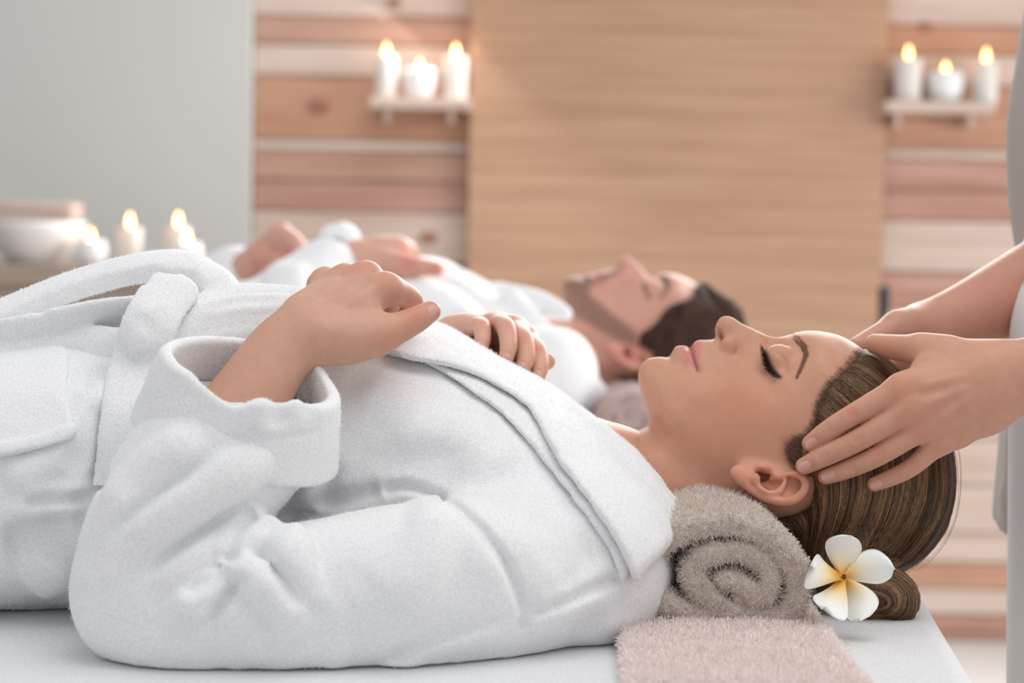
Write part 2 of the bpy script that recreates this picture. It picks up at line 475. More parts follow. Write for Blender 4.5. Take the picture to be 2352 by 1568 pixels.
# ------------------------------------------------------------------ the room
YW = 3.2                                          # front of the back wall
BACK = mat_plain('grey_paint', lin(200, 200, 197), 0.9, 0.1, scale=30)
FLOOR = mat_plain('floor_finish', lin(214, 212, 209), 0.55, 0.3, scale=8)
WOODS = [mat_wood('plank_pale', lin(190, 166, 152), lin(202, 182, 170), lin(212, 194, 184)),
         mat_wood('plank_orange', lin(170, 126, 102), lin(184, 141, 117), lin(194, 154, 132)),
         mat_wood('plank_rose', lin(164, 122, 107), lin(178, 137, 122), lin(190, 152, 139)),
         mat_wood('plank_brown', lin(168, 129, 112), lin(181, 144, 127), lin(192, 158, 143))]
BAMBOO = mat_wood('bamboo', lin(174, 137, 112), lin(184, 147, 121), lin(191, 155, 130), (1.5, 6, 22))
SHELFM = mat_wood('shelf_board', lin(186, 166, 152), lin(200, 180, 166), lin(210, 190, 178))
KNOT = mat_plain('wood_knot', lin(158, 110, 90), 0.7, 0.2)
CONS = mat_wood('console_board', lin(150, 134, 122), lin(166, 150, 138), lin(176, 160, 148))

struct(bobj('floor', rbox((-4.5, -3.0, -.05), (4.5, YW + .2, 0), 0), FLOOR))
XL = W(580, 300, YW)[0]
struct(bobj('wall_left', rbox((-4.5, YW - .012, 0), (XL, YW + .15, 3.0), 0.003), BACK))
wall = struct(bobj('wall_back', rbox((XL + .001, YW + .025, 0), (4.5, YW + .15, 3.0), 0), mat_plain('batten', lin(120, 92, 76), .8, .1)))
zrow = lambda py: W(830, py, YW)[2]
ROWS = [(-760,-640,1),(-640,-520,0),(-520,-400,2),(-400,-270,1),(-270,-130,3),(-130,-60,0),(-60,38,0),(38,104,3),(104,176,0),(176,322,1),(322,347,0),(347,416,3),(416,486,2),
        (486,604,0),(604,690,2),(690,790,0),(790,880,1),(880,985,0),(985,1092,0),(1092,1200,2),(1200,1270,0),(1270,1330,1),(1330,1390,0),(1390,1430,2),(1430,1500,0)]
_r = random.Random(3)
XP0, XP1 = W(1078, 300, YW - .04)[0], W(2034, 300, YW - .04)[0]
for i, (a, b, t) in enumerate(ROWS):
    z1, z0 = zrow(a), max(zrow(b), 0.0)
    cut = [XL + .002, _r.uniform(XP0 + .1, XP1 - .1), XP1 + _r.uniform(.9, 1.6), 4.5]
    for j in range(3):
        tt = t if j == 0 else (t if _r.random() < .75 else _r.randrange(4))
        if i == 11 and j: tt = 2
        d = _r.uniform(0, .006)
        bobj('plank', rbox((cut[j] + .001, YW - d, z0 + .0015), (cut[j + 1] - .001, YW + .024, z1 - .0015), .002, 1), WOODS[tt], wall)
for px, py, r in ((735, 242, .020), (985, 546, .016), (2128, 62, .014), (905, 6, .012)):
    p = W(px, py, YW - .0075)
    k_ = lathe('knot', [(0, 0), (r * .6, .0005), (r, 0), (r, -.004)], KNOT, wall, n=14)
    k_.rotation_euler = (math.pi / 2, 0, 0); k_.location = p; k_.scale = (1.3, .8, 1)

# panel of wide bamboo strips standing before the planks
panel = tag(bobj('bamboo_panel', rbox((XP0 + .004, YW - .026, .02), (XP1 - .004, YW - .008, 2.9), .001, 1), mat_plain('panel_backing', lin(150, 112, 86), .8, .1)),
            'tall light bamboo panel between the two candle shelves', 'wall panel')
z = .02; i = 0
while z < 2.88:
    hh = .0655 + _r.uniform(-.004, .004)
    bobj('strip', rbox((XP0, YW - .040 - _r.uniform(0, .0015), z + .0006), (XP1, YW - .026, min(z + hh, 2.9)), .0012, 1), BAMBOO, panel); z += hh

# shelves and candles
def shelf(px0, px1, py0, py1, label):
    Y0 = YW - .14; a = W(px0, py0, Y0); b = W(px1, py1, Y0)
    s = empty('wall_shelf', label, 'shelf', 'candle shelves')
    bobj('board', rbox((a[0], Y0, b[2]), (b[0], YW - .006, a[2]), .003), SHELFM, s)
    for x in (a[0] + .03, b[0] - .05): bobj('bracket', rbox((x, Y0 + .05, b[2] - .03), (x + .012, YW - .006, b[2]), .002), SHELFM, s)
    return a[2], Y0
def flame(parent, x, y, z, s=1.0):
    lathe('wick', [(0, z - .004), (.0012, z - .004), (.0012, z + .007), (0, z + .007)], DARK, parent, (x, y, 0), 6)
    lathe('flame', [(0, z + .004), (.0045 * s, z + .007), (.0070 * s, z + .014), (.0062 * s, z + .021), (.0032 * s, z + .030), (0, z + .038)], FLAME, parent, (x, y, 0), 14)
    l = bpy.data.lights.new('flame_glow', 'POINT'); l.energy = .022; l.color = (1, .55, .25); l.shadow_soft_size = .012
    o = bpy.data.objects.new('flame_glow', l); col.objects.link(o); o.parent = parent; o.location = (x, y - .012, z + .022)
def pillar(x, y, z, r, h, label, group):
    e = empty('pillar_candle', label, 'candle', group)
    lathe('wax_body', [(0, 0), (r * .97, 0), (r, .003), (r, h - .003), (r * .95, h), (r * .8, h - .002), (r * .5, h - .006), (0, h - .008)], WAX, e, (x, y, z))
    flame(e, x, y, z + h - .006)
def votive(x, y, z, r, h, label, group):
    e = empty('votive_candle', label, 'candle', group)
    lathe('cup', [(0, 0), (r * .62, 0), (r * .80, h * .12), (r * .97, h * .42), (r, h * .6), (r * .95, h * .85), (r * .88, h), (r * .82, h), (r * .86, h * .8), (r * .86, h * .7)], WHITE, e, (x, y, z))
    lathe('wax', [(r * .86, h * .80), (r * .4, h * .79), (0, h * .78)], WAX, e, (x, y, z))
    flame(e, x, y, z + h * .78, 1.12)
z0, Y0 = shelf(848, 1079, 222, 250, 'short pale wooden shelf with candles on the left plank wall')
Yc = Y0 + .06
mm = lambda px, py: W(px, py, Yc)
for f_, px, w_, top, lab in ((pillar, 888, 25, 130, 'white pillar candle at the left end of the left shelf'), (votive, 964, 39, 158, 'round white votive candle in the middle of the left shelf'), (pillar, 1047, 27, 132, 'white pillar candle at the right end of the left shelf')):
    p = mm(px, top); f_(p[0], Yc, z0, w_ * .00096, p[2] - z0, lab, 'candles on the left shelf')
z0, Y0 = shelf(2036, 2288, 230, 260, 'short pale wooden shelf with candles on the right plank wall')
for f_, px, w_, top, lab in ((pillar, 2087, 31, 136, 'white pillar candle nearest the bamboo panel on the right shelf'), (votive, 2172, 41, 164, 'round white votive candle in the middle of the right shelf'), (pillar, 2265, 28, 142, 'white pillar candle at the far right end of the right shelf')):
    p = mm(px, top); f_(p[0], Yc, z0, w_ * .00096, p[2] - z0, lab, 'candles on the right shelf')

# console table by the grey wall with bowl, folded towel, candles
YT = 2.55
zt = W(100, 612, YT)[2]
xc0, xc1 = W(-420, 600, YT)[0], W(560, 600, YT)[0]
con = empty('console_table', 'grey brown wooden console table by the grey wall', 'table')
bobj('table_top', rbox((xc0, YT, zt - .035), (xc1, YT + .42, zt), .003), CONS, con)
bobj('apron', rbox((xc0 + .03, YT + .03, zt - .16), (xc1 - .03, YT + .39, zt - .035), .002), CONS, con)
for x in (xc0 + .03, xc1 - .08):
    for y in (YT + .03, YT + .34): bobj('leg', rbox((x, y, 0), (x + .05, y + .05, zt - .16), .003), CONS, con)
YB = YT + .20
p = W(82, 560, YB); rb = .105
bowl = lathe('white_bowl', [(0, 0), (rb * .50, 0), (rb * .56, .006), (rb * .80, .035), (rb * .96, .072), (rb, .088), (rb * .97, .088), (rb * .92, .072), (rb * .76, .040), (rb * .5, .014), (0, .010)], WHITE, None, (p[0], YB, zt))
tag(bowl, 'wide white ceramic bowl on the console table', 'bowl')
ft = empty('folded_towel', 'folded dusty pink towel lying across the white bowl', 'towel')
PT_ = mat_terry('dusty_pink_terry', lin(198, 172, 160), lin(212, 190, 178), 300, .5, .002)
for q in range(2):
    bobj('fold', rbox((p[0] - .072, YB - .05, zt + .089 + q * .019), (p[0] + .088, YB + .06, zt + .1075 + q * .019), .008, 3), PT_, ft, True)
dk = W(-8, 490, YB - .02)
tag(lathe('dark_bottle', [(0, 0), (.03, 0), (.032, .01), (.032, .09), (.02, .11), (.012, .12), (.012, .145), (0, .147)], mat_plain('brown_glass', lin(70, 56, 48), .3, .5), None, (dk[0] - .028, YB - .17, zt)), 'dark brown bottle at the left end of the console', 'bottle')
Yq = YT + .14
def on_table(fn, px, w_, top, lab, dy=0.0):
    p = W(px, top, Yq + dy); fn(p[0], Yq + dy, zt, w_ * .00088, p[2] - zt, lab, 'candles on the console table')
on_table(votive, 209, 37, 552, 'round white votive candle beside the white bowl')
on_table(pillar, 299, 29, 522, 'white pillar candle standing alone in the middle of the console candles', .10)
on_table(pillar, 410, 29, 520, 'white pillar candle at the right behind a votive on the console', .12)
on_table(votive, 430, 36, 558, 'round white votive candle in front of the rightmost console pillar candle', .01)

# black post by the right edge of the panel
YP = 2.7; p = W(2031, 655, YP)
po = empty('black_post', 'slender black post with rounded top before the bamboo panel edge', 'post')
lathe('pole', [(0, p[2] + .002), (.008, p[2]), (.0115, p[2] - .006), (.0115, p[2] - .03), (.009, p[2] - .12), (.009, .02)], DARK, po, (p[0], YP, 0), 16)
lathe('base', [(.009, .024), (.11, .014), (.12, .006), (.12, 0), (0, 0)], DARK, po, (p[0], YP, 0), 32)

# ------------------------------------------------------------------ the two massage tables
def table_legs(par, x0, x1, y0, y1, zt):
    for x in (x0, x1):
        for y in (y0, y1): bobj('leg', rbox((x - .025, y - .025, 0), (x + .025, y + .025, zt), .004), FRAME, par)
FRAME = mat_wood('table_frame', lin(150, 120, 98), lin(168, 138, 114), lin(180, 150, 126))
e0, e1 = WZ(2268, 1568, BED_Z), WZ(2092, 1292, BED_Z)
dx_dy = (e1[0] - e0[0]) / (e1[1] - e0[1])
def bed_mesh(yc0, yc1, xhead, slope, zt):
    """sheet over a padded top: rounded slab with a gently uneven surface"""
    nx, ny = 190, 90; x0 = -1.75; R = .02
    U, Vv = np.meshgrid(np.linspace(0, 1, nx), np.linspace(0, 1, ny), indexing='ij')
    u = 1 - (1 - U) ** 1.6
    Y = yc0 + Vv * (yc1 - yc0); Xh = xhead + (Y - yc0) * slope; X = x0 + u * (Xh - x0)
    ed = np.minimum(np.minimum(Y - yc0, yc1 - Y), Xh - X); ed = np.minimum(ed, X - x0)
    Z = zt - R + np.sqrt(np.maximum(R * R - np.maximum(R - ed, 0) ** 2, 0))
    P = np.stack([X, Y, Z], -1).reshape(-1, 3); P[:, 2] += noise3(P, 18) * .0012 * (ed.ravel() > .01)
    V = [P]; Q = []
    a = np.arange(nx - 1)[:, None] * ny + np.arange(ny - 1)[None]
    Q.append(np.stack([a, a + ny, a + ny + 1, a + 1], -1).reshape(-1, 4))
    rim = np.concatenate([np.arange(nx) * ny, (nx - 1) * ny + np.arange(1, ny), (np.arange(nx - 1)[::-1]) * ny + ny - 1, np.arange(1, ny - 1)[::-1]])
    low = P[rim].copy(); low[:, 2] = zt - .11; V.append(low); b = len(P) + np.arange(len(rim))
    Q.append(np.stack([rim, b, np.roll(b, -1), np.roll(rim, -1)], -1))
    return np.vstack(V), np.vstack(Q)
def massage_table(y0, y1, xh, slope, label):
    t = empty('massage_table', label, 'massage table', 'massage tables')
    V, Q = bed_mesh(y0, y1, xh, slope, BED_Z)
    mesh_obj('sheet', V, Q[:, ::-1], SHEET, t)
    bobj('frame', rbox((-1.7, y0 + .03, BED_Z - .15), (xh - .06, y1 - .03, BED_Z - .10), .006), FRAME, t)
    table_legs(t, -1.55, xh - .14, y0 + .08, y1 - .08, BED_Z - .15)
    return t
massage_table(-.36, .34, e0[0] + (-.36 - e0[1]) * dx_dy, dx_dy, 'near massage table under a white terry sheet carrying the pink towel')
massage_table(.78, 1.48, .30, .0, 'far massage table under a white sheet behind the near one')
# ------------------------------------------------------------------ heads
SKIN_C = lin(204, 152, 126)
HEAD_SIL = [(1420,1023),(1438,1010),(1459,995),(1484,982),(1492,977),(1494,965),(1489,945),(1482,924),(1474,904),(1468,884),(1466,863),(1469,848),(1477,834),
 (1489,824),(1507,820),(1522,820),(1535,821),(1543,810),(1550,798),(1559,794),(1573,794),(1581,796),(1585,799),(1589,793),(1598,784),(1607,781),(1622,781),
 (1637,780),(1642,776),(1644,769),(1642,760),(1644,748),(1649,737),(1656,729),(1668,726),(1681,728),(1693,736),(1706,744),(1727,754),(1744,762),(1762,770),
 (1778,774),(1793,774),(1808,771),(1823,766),(1839,762),(1859,760),(1880,761),(1900,764),(1925,770),(1951,782),(1980,801),(2020,832),(2065,872),(2110,930),
 (2145,1000),(2162,1070),(2158,1145),(2130,1210),(2080,1255),(2000,1278),(1900,1270),(1830,1245),(1760,1222),(1700,1228),(1600,1262),(1500,1290),(1400,1300),(1330,1230),(1340,1100)]
HEAD_CTL = [(1668,748,7),(1656,760,6),(1672,796,16.5),(1660,790,12),(1685,770,10),(1700,764,8.5),(1705,790,13.5),(1730,778,10),(1725,795,14),(1752,790,11),(1755,800,14),(1785,795,9.5),(1778,806,14),
 (1800,795,14),(1825,785,17),(1845,810,31),(1842,850,46),(1815,830,35),(1795,822,29),(1800,850,39),(1796,868,46),(1765,845,34),(1770,870,42),
 (1880,790,30),(1880,830,47),(1930,800,28),(1930,850,50),(1975,850,42),(1900,900,60),(1850,900,57),(1870,960,65),
 (1745,830,28),(1740,860,38),(1715,850,34),(1725,890,46),(1690,880,41),(1760,930,58),(1730,960,60),(1800,1000,66.5),(1690,930,51),
 (1700,820,20),(1675,835,24.5),(1655,855,30),(1630,865,32),(1601,850,25.5),(1605,812,15.5),(1582,822,15.5),(1622,800,12),(1640,820,20),(1640,800,14.5),(1660,820,20),
 (1548,835,15.5),(1495,845,11),(1500,870,20),(1540,870,26),(1570,860,26),(1520,920,33),(1500,950,22),(1530,975,38),(1560,920,39),(1600,900,40),(1620,950,47),(1600,1010,50),
 (1650,1050,56),(1690,1000,59),(1640,1110,52),(1560,1080,48),(1500,1040,40),(1455,1030,28),(1560,1150,53),(1480,1110,52),(1620,1180,51),(1700,1170,53),(1790,1150,61),(1745,1070,66),
 (1850,1050,70),(1950,950,62),(1950,1050,72),(2050,1000,60),(2100,1050,48),(2050,1100,63),(1950,1150,67),(2050,1200,46),(1900,1220,48),(2120,1150,36),(1400,1150,52),(1800,1210,44),(2000,880,46)]

def head_field(vol, sil, ctl, clipR=4.0):
    """half-width field of a head seen from the side: y^2 = Wd(x, z), interpolated through the control points"""
    S = np.array([W(a, b, 0.0)[[0, 2]] for a, b in sil])
    Sd = spline(np.vstack([S, S[:1]]), len(S) * 3)[:-1]
    C = np.array([W(a, b, -w / 1000.0)[[0, 2]] for a, b, w in ctl]); wv = np.array([c[2] for c in ctl]) / 1000.0
    P = np.vstack([Sd, C]); val = np.concatenate([np.zeros(len(Sd)), wv ** 2]) * 1e4
    sc_ = 10.0
    def U(r): return np.where(r > 1e-9, r * r * np.log(r + 1e-12), 0)
    D = np.linalg.norm((P[:, None] - P[None]) * sc_, axis=2)
    n = len(P); A = np.zeros((n + 3, n + 3)); A[:n, :n] = U(D) + np.eye(n) * 2e-4
    A[:n, n] = 1; A[:n, n + 1:] = P * sc_; A[n:, :n] = A[:n, n:].T
    co = np.linalg.solve(A, np.concatenate([val, np.zeros(3)]))
    X, Z = np.meshgrid(vol.ax[0].astype(float), vol.ax[2].astype(float), indexing='ij')
    out = np.zeros(X.shape)
    for i in range(n): out += co[i] * U(np.hypot(X - P[i, 0], Z - P[i, 1]) * sc_)
    out += co[n] + co[n + 1] * X * sc_ + co[n + 2] * Z * sc_
    out /= 1e4
    sd = poly_sd(Sd, X, Z)
    out = np.where(sd < 0, np.maximum(out, 2 * clipR * 1e-3 * -sd), -2 * 0.008 * sd)
    gx, gz = np.gradient(out, vol.h)
    y = vol.ax[1][None, :, None]
    o = out.astype(np.float32)[:, None, :]; g2 = (gx ** 2 + gz ** 2).astype(np.float32)[:, None, :]
    f = (y * y - o) / np.sqrt(4 * y * y + g2 + 1e-5)
    vol.F = np.minimum(vol.F, f).astype(np.float32)

def M3(p): return np.asarray(p) * np.array([1, -1, 1.0])
EAR_EDGE = [(1778,1102),(1796,1095),(1812,1091),(1828,1091),(1841,1096),(1848,1107),(1848,1119),(1842,1132),(1831,1143),(1817,1150),(1801,1152),(1784,1150),(1766,1146),(1749,1139),(1732,1128),(1715,1114),(1702,1102)]
EAR_W = [70,74,76,77.5,79,80.5,82,83.5,84.5,85,84.5,84,83,81,79,77,75]
def add_ear(v, sy=1):
    T = lambda p: np.asarray(p) * np.array([1, sy, 1.0])
    E = np.array([W(a, b, -w / 1000) for (a, b), w in zip(EAR_EDGE, EAR_W)])
    # plate filling the ear
    c = W(1772, 1112, -0.074)
    u = W(1845, 1122, -0.080) - W(1700, 1085, -0.074); u /= np.linalg.norm(u)
    lowr = W(1772, 1150, -0.083) - W(1785, 1085, -0.068); lowr -= u * (lowr @ u); lowr /= np.linalg.norm(lowr)
    nn = np.cross(u, lowr)
    R = np.array([u, lowr, nn]) * np.array([1, sy, 1.0])
    v.ell(T(c), (0.0225, 0.0125, 0.0030), R, k=0.004)
    v.ell(T(W(1760, 1090, -0.068)), (0.020, 0.008, 0.006), R, k=0.006)
    # helix rim, lobe, antihelix, tragus
    v.tube(T(E), [2.0, 2.3, 2.5, 2.6, 2.7, 2.8, 2.9, 3.0, 3.1, 3.1, 3.0, 2.9, 2.8, 2.7, 2.7, 2.8, 3.0] * np.array(0.001), k=0.0016, n=60)
    v.ell(T(W(1700, 1086, -0.0735)), (0.0068, 0.0052, 0.0036), R, k=0.004)
    v.ell(T(W(1714, 1090, -0.0735)), (0.0072, 0.0070, 0.0032), R, k=0.004)
    # concha and canal
    v.ell(T(W(1752, 1103, -0.0765)), (0.0085, 0.0065, 0.0062), R, k=0.002, sub=True)
    v.ell(T(W(1768, 1112, -0.0775)), (0.0085, 0.0060, 0.0050), R, k=0.002, sub=True)
    v.ell(T(W(1748, 1088, -0.070)), (0.0060, 0.0042, 0.0075), R, k=0.001, sub=True)
    v.ell(T(W(1816, 1112, -0.0785)), (0.0085, 0.0055, 0.0030), R, k=0.002, sub=True)
    v.tube(T(PT([(1734,1103,-.0785),(1742,1117,-.0805),(1755,1128,-.0825),(1770,1133,-.083),(1787,1131,-.082),(1797,1119,-.080),(1804,1105,-.077)])), [.0020,.0021,.0021,.0022,.0024,.0021,.0015], k=0.0016, n=36)
    v.ell(T(W(1735, 1097, -0.0785)), (0.0032, 0.0035, 0.0026), R, k=0.003)
    v.ell(T(W(1752, 1076, -0.0735)), (0.0050, 0.0028, 0.0035), R, k=0.003)
    v.tube(T(PT([(1772,1100,-.0725),(1786,1098,-.0735),(1800,1094,-.075)])), [.0016,.002,.0022], k=0.002, n=12)

def build_head(sil, ctl, h=0.001, woman=True):
    lo = (W(1330, 1100)[0], -0.094, W(1500, 1300)[2]); hi = (W(2172, 1000)[0], 0.094, W(1660, 716)[2])
    v = Vol(lo, hi, h)
    head_field(v, sil, ctl)
    for sy in (1, -1):
        T = lambda p: np.asarray(p) * np.array([1, sy, 1.0])
        add_ear(v, sy)
        # nostril, wing of the nose
        v.ell(T(W(1674, 797, -.0128)), (.0066, .0050, .0070), None, k=.0022)
        a = W(1651, 757, -.0045); b = W(1659, 783, -.0078)
        v.tube(T([a, (a + b) / 2 + np.array([0.0003, -.001, 0]), b]), [.0011, .0019, .0013], k=.0012, sub=True)
        # closed eyelid
        v.ell(T(W(1789, 832, -.0245)), (.0125, .0118, .0125), None, k=.005)
    A = dict(mirror=True)
    v.draw([(1680,774),(1694,784),(1698,799),(1691,813),(1676,820)], .0010, .0020, **A)          # wing crease
    v.draw([(1690,818),(1676,832),(1660,846),(1640,858),(1622,866)], .0006, .0045, **A)           # nasolabial
    lash = [(1757,806),(1762,822),(1768,838),(1777,851),(1790,862)]
    v.draw(lash, .0013, .0014, **A)
    v.draw([(1776,806),(1790,812),(1802,828),(1806,846),(1801,862)], .0010, .0017, **A)           # lid crease
    # lips: line of the mouth and the two red bodies
    v.draw([(1586,800),(1590,812),(1594,826),(1598,838),(1602,851)], .0023, .0018, taper=False, **A)
    v.draw([(1601,790),(1604,804),(1604,820),(1602,836),(1601,846)], -.0014, .0032, **A)
    v.draw([(1572,799),(1578,812),(1585,826),(1593,840)], -.0017, .0038, **A)
    v.draw([(1602,846),(1604,854),(1602,862)], .0007, .0025, **A)
    v.draw([(1545,822),(1556,836),(1572,848)], .0007, .0055, **A)
    v.draw([(1470,1020),(1530,1080),(1600,1130),(1680,1180)], -.0012, .009)                       # neck muscle
    V, Q = v.mesh(1)
    return v, V, Q

def lips_mask(px, py):
    up = [(1586,798),(1590,789),(1598,781),(1607,778),(1611,786),(1611,802),(1608,820),(1605,836),(1603,852),(1598,838),(1593,824),(1589,810)]
    low = [(1585,797),(1578,791),(1566,790),(1556,792),(1561,799),(1570,812),(1581,828),(1592,842),(1602,852),(1598,838),(1593,824),(1589,810)]
    return np.maximum(sstep(-poly_sd(up, px, py), -3, 2), sstep(-poly_sd(low, px, py), -3, 2))
BROW = [(1817,768),(1826,774),(1838,786),(1847,799),(1850,812),(1846,828),(1840,845),(1832,862)]
BROW_W = [7, 10, 11, 9.5, 8, 6, 4.5, 2.5]
HAIRLINE = [(1976,795),(1968,810),(1950,832),(1930,856),(1905,880),(1885,910),(1872,945),(1868,975),(1852,1000),(1822,1000),(1800,1012),(1797,1040),(1812,1062),(1850,1075),(1868,1110),(1862,1150),(1830,1178),(1780,1190),(1720,1192),(1660,1210),(1650,1300),(2300,1330),(2300,780)]
def head_colors(V, woman=True):
    px, py = proj(np.stack([V[:, 0], -np.abs(V[:, 1]), V[:, 2]], 1))
    C = np.tile(SKIN_C, (len(V), 1))
    def mixc(c, m): C[:] = C * (1 - m[:, None]) + np.asarray(c)[None] * m[:, None]
    g = lambda x, y, rx, ry: np.exp(-(((px - x) / rx) ** 2 + ((py - y) / ry) ** 2))
    if woman:
        mixc(lin(200, 128, 102), 0.5 * g(1708, 925, 120, 80))
        mixc(lin(200, 138, 112), 0.5 * g(1600, 1020, 130, 50))
        mixc(lin(206, 146, 122), 0.55 * g(1815, 835, 26, 40))
        mixc(lin(200, 140, 116), 0.3 * g(1694, 797, 30, 30))
        mixc(lin(220, 150, 126), 0.55 * sstep(-poly_sd([(1676,1078),(1700,1060),(1760,1062),(1800,1080),(1852,1088),(1862,1110),(1840,1160),(1780,1166),(1720,1140)], px, py), -6, 6) * (np.abs(V[:, 1]) > 0.066))
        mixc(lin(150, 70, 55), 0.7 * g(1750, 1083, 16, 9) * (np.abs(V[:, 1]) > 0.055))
        mixc(lin(206, 126, 122), 0.8 * lips_mask(px, py))
        ld = line_d([(1586,800),(1590,812),(1594,826),(1598,838),(1602,851)], px, py)
        mixc(lin(120, 52, 56), 0.8 * np.exp(-(ld / 3.0) ** 2))
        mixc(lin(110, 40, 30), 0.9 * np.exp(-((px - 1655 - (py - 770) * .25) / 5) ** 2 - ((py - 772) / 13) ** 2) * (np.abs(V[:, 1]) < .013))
        ld = line_d([(1756,806),(1762,822),(1768,838),(1777,851),(1792,866)], px, py)
        mixc(lin(48, 34, 30), 0.95 * np.exp(-(ld / 5.0) ** 2))
        b = spline(np.array([(x, y, w) for (x, y), w in zip(BROW, BROW_W)]), 40)
        bm = np.zeros(len(V))
        for x, y, w in b: bm = np.maximum(bm, np.exp(-((px - x) ** 2 + (py - y) ** 2) / (w * 0.8) ** 2))
        mixc(lin(150, 104, 84), 0.7 * bm)
        hm = sstep(-poly_sd(HAIRLINE, px, py), -16, 30)
        hm *= (np.abs(V[:, 1]) < 0.073) | (px > 1870)
        mixc(lin(70, 50, 40), hm)
    return C

def head_all():
    v, V, Q = build_head(HEAD_SIL, HEAD_CTL)
    return v, V, Q, head_colors(V)
# ------------------------------------------------------------------ hands
def flesh(parts, lo, hi, h, kp=0.010):
    """parts: dict(palm=[(pts, radii, flat)], fingers=[(pts, radii)]); palm pieces melt together, fingers stay apart"""
    v = Vol(lo, hi, h)
    for pts, rad, flat in parts['palm']:
        v.tube(pts, np.array(rad) / 1000, k=kp, flat=flat, n=max(10, 12 * (len(pts) - 1)))
    for c, r in parts.get('blobs', []):
        v.ell(c, np.array(r) / 1000, k=kp)
    f = Vol(lo, hi, h)
    for pts, rad in parts['fingers']:
        f.tube(pts, np.array(rad) / 1000, k=0.0004, n=8 * (len(pts) - 1) + 1)
    v.F = smin(v.F, f.F, parts.get('kf', 0.007))
    return v
def bbox(parts, pad=0.012):
    P = []
    for pts, rad, *_ in parts['palm'] + [(a, b) for a, b in parts['fingers']]:
        P.append(np.asarray(pts) - max(rad) / 1000); P.append(np.asarray(pts) + max(rad) / 1000)
    P = np.vstack(P); return P.min(0) - pad, P.max(0) + pad
def nail(v, cx, cy, L, Wd, ang):
    """nail plate on the visible surface: centre pixel, length, width, direction of the finger end (degrees, 0 = right, 90 = down)"""
    a = math.radians(ang); ca, sa = math.cos(a), math.sin(a)
    t = np.linspace(-2.3, 2.3, 15) + math.pi
    ring = np.stack([cx + ca * np.cos(t) * L * 0.5 - sa * np.sin(t) * Wd * 0.5, cy + sa * np.cos(t) * L * 0.5 + ca * np.sin(t) * Wd * 0.5], 1)
    v.draw(ring, 0.00075, 0.0008, n=28, taper=True, fade=.12)
    tip = np.array([(cx + ca * L * .5 - sa * u * Wd * .42, cy + sa * L * .5 + ca * u * Wd * .42) for u in (-1, -.5, 0, .5, 1)])
    v.draw(tip, -0.0005, 0.0009, n=14)
    return (cx, cy, L, Wd, ca, sa)
def hand_colors(V, nails, base=None, red=()):
    C = np.tile(SKIN_C if base is None else base, (len(V), 1)).astype(float)
    px, py = proj(V)
    for x, y, r, s in red:
        m = (s * np.exp(-((px - x) ** 2 + (py - y) ** 2) / r ** 2))[:, None]; C = C * (1 - m) + lin(206, 122, 100) * m
    for cx, cy, L, Wd, ca, sa in nails:
        u = ((px - cx) * ca + (py - cy) * sa) / (L * 0.5); w = (-(px - cx) * sa + (py - cy) * ca) / (Wd * 0.5)
        m = (sstep(1 - (np.abs(u) ** 2.6 + np.abs(w) ** 2.6), 0, .35) * 0.9)[:, None]
        c = lin(218, 170, 160)[None] * (1 - sstep(u, .72, .9)[:, None]) + lin(238, 216, 208)[None] * sstep(u, .72, .9)[:, None]
        C = C * (1 - m) + c * m
    return C

